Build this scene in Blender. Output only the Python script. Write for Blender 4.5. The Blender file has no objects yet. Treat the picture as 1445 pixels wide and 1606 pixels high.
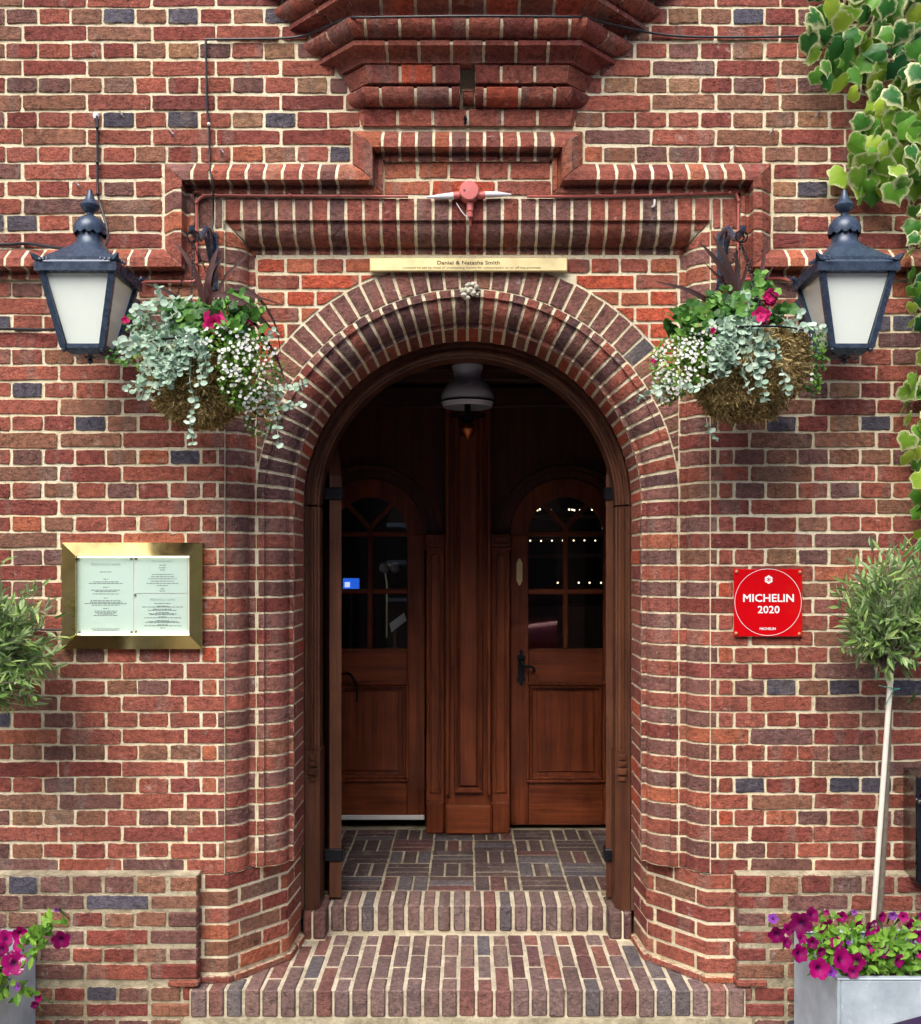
import bpy, math, random
from mathutils import Vector, noise

# ------------------------------------------------------------------ camera, sky, sun, exposure
SC = bpy.context.scene
COL = SC.collection
F, D0, CX, CY, EYE = 1620.0, 3.649, 733.5, 885.0, 1.66      # camera constants measured off the brick sizes
cam_d = bpy.data.cameras.new('camera'); cam = bpy.data.objects.new('camera', cam_d); COL.objects.link(cam)
cam.location = (0, -D0, EYE); cam.rotation_euler = (math.pi/2, 0, 0)
cam_d.sensor_fit = 'HORIZONTAL'; cam_d.sensor_width = 36; cam_d.lens = 36*F/1445
cam_d.shift_x = -(CX-722.5)/1445; cam_d.shift_y = (CY-803)/1445
cam_d.clip_start = .02; cam_d.clip_end = 600
SC.camera = cam

SUN_DIR = Vector((-.26, -.70, .95)).normalized()
wd = bpy.data.worlds.new('World'); SC.world = wd; wd.use_nodes = True
nt = wd.node_tree
sky = nt.nodes.new('ShaderNodeTexSky'); sky.sky_type = 'NISHITA'; sky.sun_disc = False
sky.sun_elevation = math.asin(SUN_DIR.z); sky.sun_rotation = math.atan2(SUN_DIR.x, SUN_DIR.y)
sky.air_density = 1.0; sky.dust_density = 4.0; sky.ozone_density = 1.0
nt.links.new(sky.outputs[0], nt.nodes['Background'].inputs[0]); nt.nodes['Background'].inputs[1].default_value = .14
sd = bpy.data.lights.new('sun', 'SUN'); sd.energy = 1.5; sd.angle = math.radians(50); sd.color = (1, .95, .87)
sun = bpy.data.objects.new('sun', sd); COL.objects.link(sun)
sun.rotation_euler = SUN_DIR.to_track_quat('Z', 'Y').to_euler(); sun.location = (-6, -6, 9)
SC.view_settings.view_transform = 'Standard'; SC.view_settings.look = 'None'
SC.view_settings.gamma = 1; SC.view_settings.use_curve_mapping = False
SC.view_settings.exposure = 0.97
SC.cycles.use_denoising = True
SC.cycles.use_adaptive_sampling = True; SC.cycles.adaptive_threshold = .03; SC.cycles.adaptive_min_samples = 12
SC.cycles.max_bounces = 6; SC.cycles.diffuse_bounces = 3; SC.cycles.glossy_bounces = 3; SC.cycles.transparent_max_bounces = 12

R = random.Random(11)
def rj(a): return R.uniform(-a, a)
def W(px, py, y=0.0):
    s = F/(D0+y)
    return ((px-CX)/s, EYE+(CY-py)/s)
def P3(px, py, y=0.0):
    x, z = W(px, py, y); return Vector((x, y, z))
def lin(r, g, b):
    f = lambda c: ((c/255+.055)/1.055)**2.4 if c > 10 else c/255/12.92
    return (f(r), f(g), f(b))

# ------------------------------------------------------------------ materials
class NT:
    def __init__(s, name):
        s.m = bpy.data.materials.new(name); s.m.use_nodes = True
        s.t = s.m.node_tree; s.b = s.t.nodes['Principled BSDF']
    def n(s, ty, **kw):
        nd = s.t.nodes.new('ShaderNode'+ty)
        for k, v in kw.items():
            if k.startswith('_'): setattr(nd, k[1:], v)
            else: nd.inputs[int(k[1:]) if k[0] == 'i' and k[1:].isdigit() else k.replace('__', ' ')].default_value = v
        return nd
    def l(s, a, b): s.t.links.new(a, b)
    def coord(s, scale=(1, 1, 1), rand=True):
        tc = s.n('TexCoord'); mp = s.n('Mapping'); mp.inputs['Scale'].default_value = scale
        if rand:
            oi = s.n('ObjectInfo'); mu = s.n('Math', _operation='MULTIPLY', i1=37.0); s.l(oi.outputs['Random'], mu.inputs[0])
            ad = s.n('VectorMath', _operation='ADD'); s.l(tc.outputs['Object'], ad.inputs[0]); s.l(mu.outputs[0], ad.inputs[1])
            s.l(ad.outputs[0], mp.inputs['Vector'])
        else: s.l(tc.outputs['Object'], mp.inputs['Vector'])
        return mp.outputs[0]
    def noise(s, vec, scale, detail=4, rough=.6):
        nd = s.n('TexNoise', Scale=scale, Detail=detail, Roughness=rough); s.l(vec, nd.inputs['Vector']); return nd.outputs[0]
    def ramp(s, fac, stops):
        r = s.n('ValToRGB'); e = r.color_ramp.elements
        e[0].position, e[0].color = stops[0][0], (*stops[0][1], 1); e[1].position, e[1].color = stops[-1][0], (*stops[-1][1], 1)
        for p, c in stops[1:-1]:
            q = e.new(p); q.color = (*c, 1)
        s.l(fac, r.inputs[0]); return r.outputs[0]
    def val(s, fac, a, b, c, d):
        m = s.n('MapRange', i1=a, i2=b, i3=c, i4=d); s.l(fac, m.inputs[0]); return m.outputs[0]
    def mix(s, fac, a, b, mode='MIX'):
        m = s.n('Mix', _data_type='RGBA', _blend_type=mode)
        for v, k in ((fac, 0), (a, 6), (b, 7)):
            if isinstance(v, (int, float)): m.inputs[k].default_value = v
            elif isinstance(v, tuple): m.inputs[k].default_value = (*v, 1)
            else: s.l(v, m.inputs[k])
        return m.outputs[2]
    def math(s, op, a, b=0.0):
        m = s.n('Math', _operation=op)
        for v, k in ((a, 0), (b, 1)):
            if isinstance(v, (int, float)): m.inputs[k].default_value = v
            else: s.l(v, m.inputs[k])
        return m.outputs[0]
    def bump(s, h, strength=.5, dist=.003):
        b = s.n('Bump', Strength=strength, Distance=dist); s.l(h, b.inputs['Height']); s.l(b.outputs[0], s.b.inputs['Normal'])
    def out(s, color=None, rough=.6, metal=0, spec=.5, coat=0):
        if color is not None:
            if isinstance(color, tuple): s.b.inputs['Base Color'].default_value = (*color, 1)
            else: s.l(color, s.b.inputs['Base Color'])
        if isinstance(rough, (int, float)): s.b.inputs['Roughness'].default_value = rough
        else: s.l(rough, s.b.inputs['Roughness'])
        s.b.inputs['Metallic'].default_value = metal; s.b.inputs['Specular IOR Level'].default_value = spec
        s.b.inputs['Coat Weight'].default_value = coat
        return s.m

MORTAR = lin(237, 227, 197)
def mat_brick():
    t = NT('brick'); v = t.coord(); oi = t.n('ObjectInfo'); base = oi.outputs['Color']
    big = t.noise(v, 9, 3); mid = t.noise(v, 55, 3, .72); fine = t.noise(v, 230, 2, .7)
    c = t.mix(t.val(big, .45, .72, 0, .6), base, t.mix(1.0, base, (.58, .60, .68), 'MULTIPLY'))
    c = t.mix(t.val(big, .44, .22, 0, .45), c, t.mix(1.0, c, (1.26, 1.17, 1.08), 'MULTIPLY'))
    band = t.noise(t.coord((13, .4, .4)), 1.0, 1, .4)                       # greyish kiss marks across the brick
    c = t.mix(t.val(band, .62, .68, 0, .55), c, t.mix(.6, c, (.20, .165, .14)))
    c = t.mix(1.0, c, t.ramp(mid, [(.28, (.5, .5, .5)), (.5, (1, 1, 1)), (.72, (1.38, 1.34, 1.30))]), 'MULTIPLY')
    c = t.mix(1.0, c, t.ramp(fine, [(.32, (.66, .66, .66)), (.5, (1, 1, 1)), (.66, (1.24, 1.24, 1.24))]), 'MULTIPLY')
    at = t.n('Attribute', _attribute_name='edge')
    sm = t.math('ADD', t.math('MULTIPLY', at.outputs['Fac'], .58), t.math('MULTIPLY', mid, .62))
    c = t.mix(t.val(sm, .80, .95, 0, .8), c, (MORTAR[0]*.85, MORTAR[1]*.83, MORTAR[2]*.8))
    lime = t.noise(v, 19, 3, .8)
    c = t.mix(t.val(lime, .63, .76, 0, .5), c, (.50, .43, .37))
    geo = t.n('NewGeometry'); soot = t.noise(geo.outputs['Position'], 1.7, 3, .65)          # grime in broad patches over the wall
    c = t.mix(1.0, c, t.ramp(soot, [(.34, (.84, .82, .81)), (.5, (1, 1, 1)), (.68, (1.10, 1.10, 1.10))]), 'MULTIPLY')
    c = t.mix(t.val(fine, .34, .26, 0, .5), c, t.mix(1.0, c, (.3, .27, .27), 'MULTIPLY'))
    drag = t.noise(t.coord((34, 34, 70)), 1.0, 2, .75)
    h = t.math('ADD', t.math('MULTIPLY', drag, .7), t.math('MULTIPLY', mid, 1.1))
    t.bump(h, 1.0, .006)
    return t.out(c, .9, spec=.25)
def mat_mortar():
    t = NT('mortar'); v = t.coord(rand=False); a = t.noise(v, 5, 5, .65); b = t.noise(v, 60, 5, .7); f = t.noise(v, 330, 2, .6)
    c = t.ramp(a, [(.3, lin(222, 210, 174)), (.5, MORTAR), (.72, lin(234, 226, 204))])
    c = t.mix(t.val(b, .54, .70, 0, .7), c, lin(150, 130, 100))
    c = t.mix(1.0, c, t.ramp(f, [(.3, (.8, .8, .8)), (.6, (1.05, 1.05, 1.05))]), 'MULTIPLY')
    geo = t.n('NewGeometry'); soot = t.noise(geo.outputs['Position'], 2.3, 4, .7)
    c = t.mix(t.val(soot, .54, .70, 0, .55), c, lin(176, 158, 124))
    t.bump(b, 1.0, .006)
    return t.out(c, .95, spec=.15)
def mat_oldmortar():
    t = NT('grey_mortar'); v = t.coord(rand=False); a = t.noise(v, 9, 5, .7); b = t.noise(v, 70, 5, .7)
    c = t.ramp(a, [(.3, lin(120, 112, 94)), (.5, lin(176, 166, 140)), (.7, lin(212, 202, 176))])
    c = t.mix(t.val(b, .5, .7, 0, .5), c, lin(110, 104, 88))
    t.bump(b, 1.0, .008); return t.out(c, .95, spec=.15)
def mat_wood(name, ca, cb, rough=.42, scale=1.0, axis=2, coat=.0):
    t = NT(name); s = [38*scale, 38*scale, 38*scale]; s[axis] = 1.6*scale
    v = t.coord(tuple(s)); g = t.noise(v, 1.0, 6, .62)
    v2 = t.coord((3, 3, 3)); bl = t.noise(v2, 1.2, 4)
    s3 = [160*scale]*3; s3[axis] = 6*scale
    p = t.noise(t.coord(tuple(s3)), 1.0, 3, .6)
    c = t.mix(t.val(g, .32, .68, 0, 1), ca, cb)
    c = t.mix(1.0, c, t.ramp(bl, [(.3, (.65, .62, .6)), (.65, (1.2, 1.15, 1.1))]), 'MULTIPLY')
    c = t.mix(t.val(p, .58, .75, 0, .6), c, (ca[0]*.3, ca[1]*.3, ca[2]*.3))
    t.bump(t.math('ADD', g, t.math('MULTIPLY', p, -.6)), .35, .0016)
    return t.out(c, t.val(bl, .3, .7, rough-.08, rough+.12), spec=.4, coat=coat)
def mat_plain(name, col, rough=.5, metal=0, var=.18, scale=25, bump=.0, spec=.5, coat=0):
    t = NT(name); v = t.coord(); n = t.noise(v, scale, 5, .65)
    c = t.mix(1.0, col, t.ramp(n, [(.3, (1-var,)*3), (.7, (1+var,)*3)]), 'MULTIPLY')
    if bump: t.bump(n, bump, .002)
    return t.out(c, t.val(n, .3, .7, max(.02, rough-.07), min(1, rough+.07)), metal, spec, coat)
def mat_leaf(name, cols, rim=None, rough=.45, trans=.25, back=None):
    """cols: colours picked per object/position; rim: colour of the leaf margin (attribute edge)"""
    t = NT(name); oi = t.n('ObjectInfo'); geo = t.n('NewGeometry'); at = t.n('Attribute', _attribute_name='tint')
    c = t.ramp(at.outputs['Fac'], [(i/(len(cols)-1), k) for i, k in enumerate(cols)])
    v = t.coord(); n = t.noise(v, 70, 3)
    c = t.mix(1.0, c, t.ramp(n, [(.3, (.8, .8, .8)), (.7, (1.18, 1.18, 1.18))]), 'MULTIPLY')
    if rim:                                              # ragged pale margin, different on every leaf
        ed = t.n('Attribute', _attribute_name='edge'); rag = t.noise(t.coord((1, 1, 1)), 2.6, 5, .75)
        lo = t.val(oi.outputs['Random'], 0, 1, .45, 1.15)
        wob = t.math('SUBTRACT', t.math('ADD', ed.outputs['Fac'], t.math('MULTIPLY', t.math('SUBTRACT', rag, .5), 1.9)), lo)
        pale = t.mix(.45, c, rim)
        c = t.mix(t.val(wob, -.25, -.10, 0, .8), c, pale); c = t.mix(t.val(wob, .0, .16, 0, .92), c, rim)
    if back: c = t.mix(t.math('MULTIPLY', geo.outputs['Backfacing'], .5), c, back)
    t.out(c, rough, spec=.35)
    tr = t.n('BsdfTranslucent'); t.l(c, tr.inputs[0])
    ms = t.n('MixShader', i0=trans); t.l(t.b.outputs[0], ms.inputs[1]); t.l(tr.outputs[0], ms.inputs[2])
    t.l(ms.outputs[0], t.t.nodes['Material Output'].inputs[0]); return t.m
def mat_glass(name, tint=(1, 1, 1)):
    t = NT(name); tr = t.n('BsdfTransparent'); tr.inputs[0].default_value = (*tint, 1)
    gl = t.n('BsdfGlossy', Roughness=.015); lw = t.n('LayerWeight', Blend=.5)
    fr = t.math('ADD', t.math('MULTIPLY', t.math('POWER', lw.outputs['Facing'], 5.0), .9), .055)
    ms = t.n('MixShader'); t.l(fr, ms.inputs[0]); t.l(tr.outputs[0], ms.inputs[1]); t.l(gl.outputs[0], ms.inputs[2])
    t.l(ms.outputs[0], t.t.nodes['Material Output'].inputs[0]); return t.m
def mat_emit(name, col, s):
    t = NT(name); t.out(col, .5); t.b.inputs['Emission Color'].default_value = (*col, 1); t.b.inputs['Emission Strength'].default_value = s; return t.m

BRICK, MORT, OLDM = mat_brick(), mat_mortar(), mat_oldmortar()

# ------------------------------------------------------------------ object helpers
WL = {}
def tag(o, label=None, cat=None, group=None, kind=None):
    if label: o['label'] = label
    if cat: o['category'] = cat
    if group: o['group'] = group
    if kind: o['kind'] = kind
    return o
def empty(name, loc, parent=None, **k):
    o = bpy.data.objects.new(name, None); COL.objects.link(o); o.empty_display_size = .1
    p = WL[parent] if parent else Vector((0, 0, 0)); WL[o] = Vector(loc); o.location = WL[o]-p
    if parent: o.parent = parent
    return tag(o, **k)
def mesh(name, V, Fc, smooth=None, attrs=None):
    me = bpy.data.meshes.new(name); me.from_pydata([tuple(v) for v in V], [], Fc)
    if attrs:
        for an, vals in attrs.items():
            a = me.attributes.new(an, 'FLOAT', 'POINT'); a.data.foreach_set('value', vals)
    if smooth:
        me.polygons.foreach_set('use_smooth', [True]*len(me.polygons)); me.set_sharp_from_angle(angle=math.radians(smooth))
    return me
def put(name, me, mat, loc=(0, 0, 0), parent=None, color=None, rot=None, scale=None, **k):
    o = bpy.data.objects.new(name, me); COL.objects.link(o)
    if mat and not me.materials: me.materials.append(mat)
    p = WL[parent] if parent else Vector((0, 0, 0)); WL[o] = Vector(loc); o.location = WL[o]-p
    if parent: o.parent = parent
    if color: o.color = (*color, 1)
    if rot: o.rotation_euler = rot
    if scale: o.scale = scale
    return tag(o, **k)
def mk(name, VF, mat, parent=None, color=None, smooth=40, attrs=None, base=False, **k):
    V, Fc = VF[0], VF[1]
    if len(VF) > 2 and attrs is None: attrs = VF[2]
    lo = [min(v[i] for v in V) for i in range(3)]; hi = [max(v[i] for v in V) for i in range(3)]
    c = Vector([(lo[i]+hi[i])/2 for i in range(3)])
    if base: c.z = lo[2]
    me = mesh(name, [(v[0]-c.x, v[1]-c.y, v[2]-c.z) for v in V], Fc, smooth, attrs)
    return put(name, me, mat, c, parent, color, **k)

class G:
    """collects geometry for one mesh"""
    def __init__(s): s.V, s.F, s.A = [], [], {}
    def add(s, VF):
        o = len(s.V); s.V += [tuple(v) for v in VF[0]]; s.F += [tuple(i+o for i in f) for f in VF[1]]
        for k, vals in (VF[2] if len(VF) > 2 else {}).items(): s.A.setdefault(k, [0.0]*o); s.A[k] += list(vals)
        for k in s.A: s.A[k] += [0.0]*(len(s.V)-len(s.A[k]))
        return s
    def out(s): return (s.V, s.F, s.A)

def box(x0, x1, y0, y1, z0, z1, e=.002):
    """chamfered box"""
    e = min(e, (x1-x0)*.3, (y1-y0)*.3, (z1-z0)*.3)
    xs, ys, zs = (x0, x1), (y0, y1), (z0, z1); V, idx = [], {}
    for i in (0, 1):
        for j in (0, 1):
            for k in (0, 1):
                sx, sy, sz = (1, -1)[i], (1, -1)[j], (1, -1)[k]
                for ax in range(3):
                    p = [xs[i]+sx*e, ys[j]+sy*e, zs[k]+sz*e]; p[ax] = (xs[i], ys[j], zs[k])[ax]
                    idx[i, j, k, ax] = len(V); V.append(tuple(p))
    Fc = []
    for ax in range(3):
        a, b = [q for q in range(3) if q != ax]
        for s in (0, 1):
            def ix(u, v, A=ax):
                q = [0, 0, 0]; q[ax] = s; q[a] = u; q[b] = v; return idx[(*q, A)]
            f = [ix(0, 0), ix(1, 0), ix(1, 1), ix(0, 1)]
            if (s == 0) == (ax != 1): f.reverse()
            Fc.append(f)
    for ax in range(3):                                  # edges running along ax
        a, b = [q for q in range(3) if q != ax]
        for u in (0, 1):
            for v in (0, 1):
                def ix(w, A):
                    q = [0, 0, 0]; q[ax] = w; q[a] = u; q[b] = v; return idx[(*q, A)]
                Fc.append([ix(0, a), ix(1, a), ix(1, b), ix(0, b)])
    for i in (0, 1):
        for j in (0, 1):
            for k in (0, 1): Fc.append([idx[i, j, k, 0], idx[i, j, k, 1], idx[i, j, k, 2]])
    return V, Fc
def plainbox(x0, x1, y0, y1, z0, z1):
    V = [(x, y, z) for x in (x0, x1) for y in (y0, y1) for z in (z0, z1)]
    return V, [(0, 1, 3, 2), (4, 6, 7, 5), (0, 4, 5, 1), (2, 3, 7, 6), (0, 2, 6, 4), (1, 5, 7, 3)]
def tube(pts, r, n=7, cap=True):
    pts = [Vector(p) for p in pts]; V, Fc = [], []; m = len(pts)
    rs = list(r) if isinstance(r, (list, tuple)) else [r]*m
    if len(rs) != m: rs = [rs[min(len(rs)-1, int(i*len(rs)/m))] for i in range(m)]
    up = Vector((.13, .21, .97))
    for i, p in enumerate(pts):
        t = (pts[min(i+1, m-1)]-pts[max(i-1, 0)]).normalized()
        a = t.cross(up)
        if a.length < .05: a = t.cross(Vector((1, .2, 0)))
        a.normalize(); b = t.cross(a); up = b.cross(t) if False else up
        for k in range(n):
            q = 2*math.pi*k/n; V.append(p+(a*math.cos(q)+b*math.sin(q))*rs[i])
    for i in range(m-1):
        for k in range(n): Fc.append((i*n+k, i*n+(k+1) % n, (i+1)*n+(k+1) % n, (i+1)*n+k))
    if cap: Fc += [tuple(range(n))[::-1], tuple((m-1)*n+k for k in range(n))]
    return V, Fc
def curve(pts, sub=6):
    """Catmull-Rom through the points"""
    pts = [Vector(p) for p in pts]; q = [pts[0]*2-pts[1]]+pts+[pts[-1]*2-pts[-2]]; out = []
    for i in range(1, len(q)-2):
        for s in range(sub):
            t = s/sub; a, b, c, d = q[i-1:i+3]
            out.append(.5*((2*b)+(c-a)*t+(2*a-5*b+4*c-d)*t*t+(3*b-a-3*c+d)*t**3))
    return out+[pts[-1]]
def lathe(prof, n=24, c=(0, 0, 0), wob=None):
    V, Fc = [], []; m = len(prof)
    for i, (r, z) in enumerate(prof):
        for k in range(n):
            a = 2*math.pi*k/n; rr = r*(wob(a, i) if wob else 1); V.append((c[0]+rr*math.cos(a), c[1]+rr*math.sin(a), c[2]+z))
    for i in range(m-1):
        for k in range(n): Fc.append((i*n+k, i*n+(k+1) % n, (i+1)*n+(k+1) % n, (i+1)*n+k))
    return V, Fc
def loft(rings, cap0=False, cap1=False):
    V, Fc = [], []; n = len(rings[0])
    for r in rings: V += [tuple(p) for p in r]
    for i in range(len(rings)-1):
        for k in range(n): Fc.append((i*n+k, i*n+(k+1) % n, (i+1)*n+(k+1) % n, (i+1)*n+k))
    if cap0: Fc.append(tuple(range(n))[::-1])
    if cap1: Fc.append(tuple((len(rings)-1)*n+k for k in range(n)))
    return V, Fc
def text_mesh(txt, size, align='CENTER', ext=.0):
    cu = bpy.data.curves.new('txt', 'FONT'); cu.body = txt; cu.size = size; cu.align_x = align; cu.extrude = ext; cu.resolution_u = 2
    o = bpy.data.objects.new('txt', cu); COL.objects.link(o)
    me = bpy.data.meshes.new_from_object(o.evaluated_get(bpy.context.evaluated_depsgraph_get())); V = [tuple(v.co) for v in me.vertices]; Fc = [tuple(p.vertices) for p in me.polygons]
    bpy.data.objects.remove(o); bpy.data.curves.remove(cu); bpy.data.meshes.remove(me)
    return V, Fc
def wall_text(txt, px, py, y, hpx, bold=0.0, wpx=None):
    """flat lettering on a plane parallel to the wall, capital height hpx, centred at the pixel"""
    V, Fc = text_mesh(txt, 1.0); lo = min(v[0] for v in V); hi = max(v[0] for v in V); top = max(v[1] for v in V); bt = 0
    s = F/(D0+y); k = hpx/s/.73; kx = (wpx/s)/(hi-lo) if wpx else k; x, z = W(px, py, y)
    out = G()
    offs = [(0, 0)] if not bold else [(a*bold, b*bold) for a in (-1, 0, 1) for b in (-1, 0, 1)]
    for n_, (a, b) in enumerate(offs):
        out.add(([(x+(v[0]-(lo+hi)/2)*kx+a, y-n_*.00002, z+v[1]*k-.365*k+b) for v in V], Fc))
    return out.V, out.F

# ------------------------------------------------------------------ bricks
E = .0020
def strip(prof, M, t0, t1, side=1, ts=1.0, e=E, D=.022, flip=False, jt=.0012, lift=0.0):
    """a moulded brick: profile (a,b) swept along t; the ends and arrises are eased, attribute edge rises to the arris"""
    n = len(prof); P = [Vector(p) for p in prof]; T = []
    seg = [(P[i+1]-P[i]).normalized() for i in range(n-1)]
    for i in range(n): T.append(((seg[i-1] if i else seg[0])+(seg[i] if i < n-1 else seg[-1])).normalized())
    N = [Vector((-t.y, t.x))*side for t in T]; rows = []
    d0 = min(.011, (P[1]-P[0]).length*.6); d1 = min(.011, (P[-1]-P[-2]).length*.6)
    rows += [(P[0]-N[0]*D, N[0], 1), (P[0]-N[0]*e, N[0], 1), (P[0]+T[0]*min(e, d0*.5), N[0], .6)]
    if n > 2 or d0 > .008: rows.append((P[0]+T[0]*d0, N[0], 0))
    for i in range(1, n-1): rows.append((P[i], N[i], 0))
    if n > 2 or d1 > .008: rows.append((P[-1]-T[-1]*d1, N[-1], 0))
    rows += [(P[-1]-T[-1]*min(e, d1*.5), N[-1], .6), (P[-1]-N[-1]*e, N[-1], 1), (P[-1]-N[-1]*D, N[-1], 1)]
    V, A = [], []; K = [(0, 0, -D, 1), (0, 0, -e, 1), (0, e, 0, .6), (0, .010, 0, 0), (1, -.010, 0, 0), (1, -e, 0, .6), (1, 0, -e, 1), (1, 0, -D, 1)]
    for p, nn, ev in rows:
        a0 = t0(p) if callable(t0) else t0; a1 = t1(p) if callable(t1) else t1
        j0, j1, jn = rj(jt), rj(jt), lift+rj(.0006)
        for end, dt, off, ek in K:
            t = (a0+(dt+j0)*ts) if end == 0 else (a1+(dt+j1)*ts)
            q = p+nn*(off+jn); V.append(M(q.x, q.y, t)); A.append(max(ev, ek))
    k = len(K); Fc = []
    for i in range(len(rows)-1):
        for j in range(k-1):
            f = (i*k+j, i*k+j+1, (i+1)*k+j+1, (i+1)*k+j); Fc.append(f[::-1] if flip else f)
    return V, Fc, {'edge': A}
def sheet(prof, M, t0, t1, side=1, off=-.005, steps=1):
    """mortar bed behind swept bricks"""
    n = len(prof); P = [Vector(p) for p in prof]; V, Fc = [], []
    seg = [(P[i+1]-P[i]).normalized() for i in range(n-1)]
    for i in range(n):
        t = ((seg[i-1] if i else seg[0])+(seg[i] if i < n-1 else seg[-1])).normalized(); q = P[i]+Vector((-t.y, t.x))*side*off
        a0 = t0(P[i]) if callable(t0) else t0; a1 = t1(P[i]) if callable(t1) else t1
        for s in range(steps+1): V.append(M(q.x, q.y, a0+(a1-a0)*s/steps))
    k = steps+1
    for i in range(n-1):
        for j in range(steps): Fc.append((i*k+j, i*k+j+1, (i+1)*k+j+1, (i+1)*k+j))
    return V, Fc
def inset(poly, d):
    n = len(poly); out = []
    for i in range(n):
        a, b, c = Vector(poly[i-1]), Vector(poly[i]), Vector(poly[(i+1) % n])
        u, v = (b-a).normalized(), (c-b).normalized(); n1, n2 = Vector((-u.y, u.x)), Vector((-v.y, v.x))
        m = n1+n2; m = m/max(.35, m.dot(n1)) if m.length > 1e-6 else n1
        out.append((b.x+m.x*d, b.y+m.y*d))
    return out
def area(p): return .5*sum(p[i-1][0]*p[i][1]-p[i][0]*p[i-1][1] for i in range(len(p)))
def polybrick(poly, y0=0.0, depth=.022, e=E, jy=.0002):
    """a flat-faced brick of any outline in the x-z plane, face towards -y"""
    if area(poly) < 0: poly = poly[::-1]
    n = len(poly); V, A = [], []
    w_ = max(p[0] for p in poly)-min(p[0] for p in poly); h_ = max(p[1] for p in poly)-min(p[1] for p in poly)
    mx = (max(p[0] for p in poly)+min(p[0] for p in poly))/2; mz = (max(p[1] for p in poly)+min(p[1] for p in poly))/2
    if n > 6 and len(poly) % 2 == 0 and w_ > h_*.8 and area(poly) > .8*w_*h_: mx, mz = mx, mz
    else: mx, mz = sum(p[0] for p in poly)/n, sum(p[1] for p in poly)/n
    sh = lambda d: [(mx+(p[0]-mx)*max(.2, 1-2*d/w_), mz+(p[1]-mz)*max(.2, 1-2*d/h_)) for p in poly]
    r1, r2 = sh(e), sh(.009)
    ok = area(r2) > area(poly)*.25
    rings = [(poly, y0+depth, 1), (poly, y0+e, 1), (r1, y0, .6)]+([(r2, y0, 0)] if ok else [])
    tx, tz = rj(.010), rj(.02)
    cx = sum(p[0] for p in poly)/n; cz = sum(p[1] for p in poly)/n
    for ring, y, ev in rings:
        for p in ring: V.append((p[0], y+rj(jy)+tx*(p[0]-cx)+tz*(p[1]-cz), p[1])); A.append(ev)
    Fc = []
    for i in range(len(rings)-1):
        for k in range(n): Fc.append((i*n+k, i*n+(k+1) % n, (i+1)*n+(k+1) % n, (i+1)*n+k))
    Fc.append(tuple((len(rings)-1)*n+k for k in range(n)))
    return V, Fc, {'edge': A}
def wob_rect(x0, x1, z0, z1, j=.0017, c=.0042):
    w = x1-x0; c = min(c, w*.2, (z1-z0)*.25); P = []
    for (x, z, ax, az) in ((x0, z0, 1, 1), (x1, z0, -1, 1), (x1, z1, -1, -1), (x0, z1, 1, -1)):
        k = c*R.uniform(.4, 1.5); a = (x+rj(j), z+rj(j)+az*k); b = (x+ax*k+rj(j), z+rj(j))
        P += [a, b] if (ax*az) > 0 else [b, a]
    Q = []
    for i in range(8):
        Q.append(P[i]); a, b = P[i], P[(i+1) % 8]; L = math.hypot(a[0]-b[0], a[1]-b[1])
        m = 6 if L > .15 else (4 if L > .07 else (1 if L > .03 else 0))
        for s in range(1, m+1): Q.append((a[0]+(b[0]-a[0])*s/(m+1)+rj(j*.6), a[1]+(b[1]-a[1])*s/(m+1)+rj(j)))
    return Q
# colours, by kind of brick
PAL = {'red': lin(147, 85, 71), 'deep': lin(130, 70, 62), 'brown': lin(134, 94, 76), 'purple': lin(116, 82, 76), 'blue': lin(84, 80, 90),
       'orange': lin(166, 98, 74), 'tan': lin(150, 112, 86), 'bright': lin(174, 84, 62), 'mauve': lin(128, 88, 80), 'plum': lin(104, 74, 72), 'step': lin(120, 98, 94), 'slate': lin(98, 92, 95), 'floor': lin(86, 72, 71)}
def col(weights):
    ks = list(weights); c = PAL[R.choices(ks, [weights[k] for k in ks])[0]]; f = R.uniform(.86, 1.10); g = rj(.05)
    return (c[0]*f*(1+g), c[1]*f, c[2]*f*(1-g))
HDR = dict(red=33, deep=20, brown=18, purple=12, blue=8, orange=4, tan=5)
STR = dict(red=42, deep=31, brown=16, purple=9, orange=2)
RED = dict(red=62, deep=26, orange=12)
SPAN = dict(bright=62, orange=22, red=16)
MAUVE = dict(mauve=64, purple=24, brown=12)
NVAR = 7
VAR = {}
for w_, nm in ((.2135, 's'), (.1015, 'h')):
    VAR[nm] = [mesh('brick', *(lambda g: (g[0], g[1], 28, g[2]))(polybrick(wob_rect(-w_/2, w_/2, -.0243, .0243)))) for _ in range(NVAR)]
def flat_brick(parent, x0, x1, z0, z1, y=0.0, pal=STR, c=None):
    w, h = x1-x0, z1-z0
    if w < .014 or h < .012: return
    kind = 's' if w > .15 else ('h' if w > .075 else None)
    cl = c or col(pal); yy = y+rj(.0018)
    if kind:
        b = .2135 if kind == 's' else .1015
        o = put('brick', VAR[kind][R.randrange(NVAR)], BRICK, ((x0+x1)/2+rj(.001), yy, (z0+z1)/2+rj(.001)), parent, cl, rot=(rj(.012), rj(.004)+(math.pi if False else 0), rj(.006)), scale=(w/b, 1, h/.0486))
    else: o = mk('brick', polybrick(wob_rect(x0, x1, z0, z1), yy), BRICK, parent, cl, 28)
    return o
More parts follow.
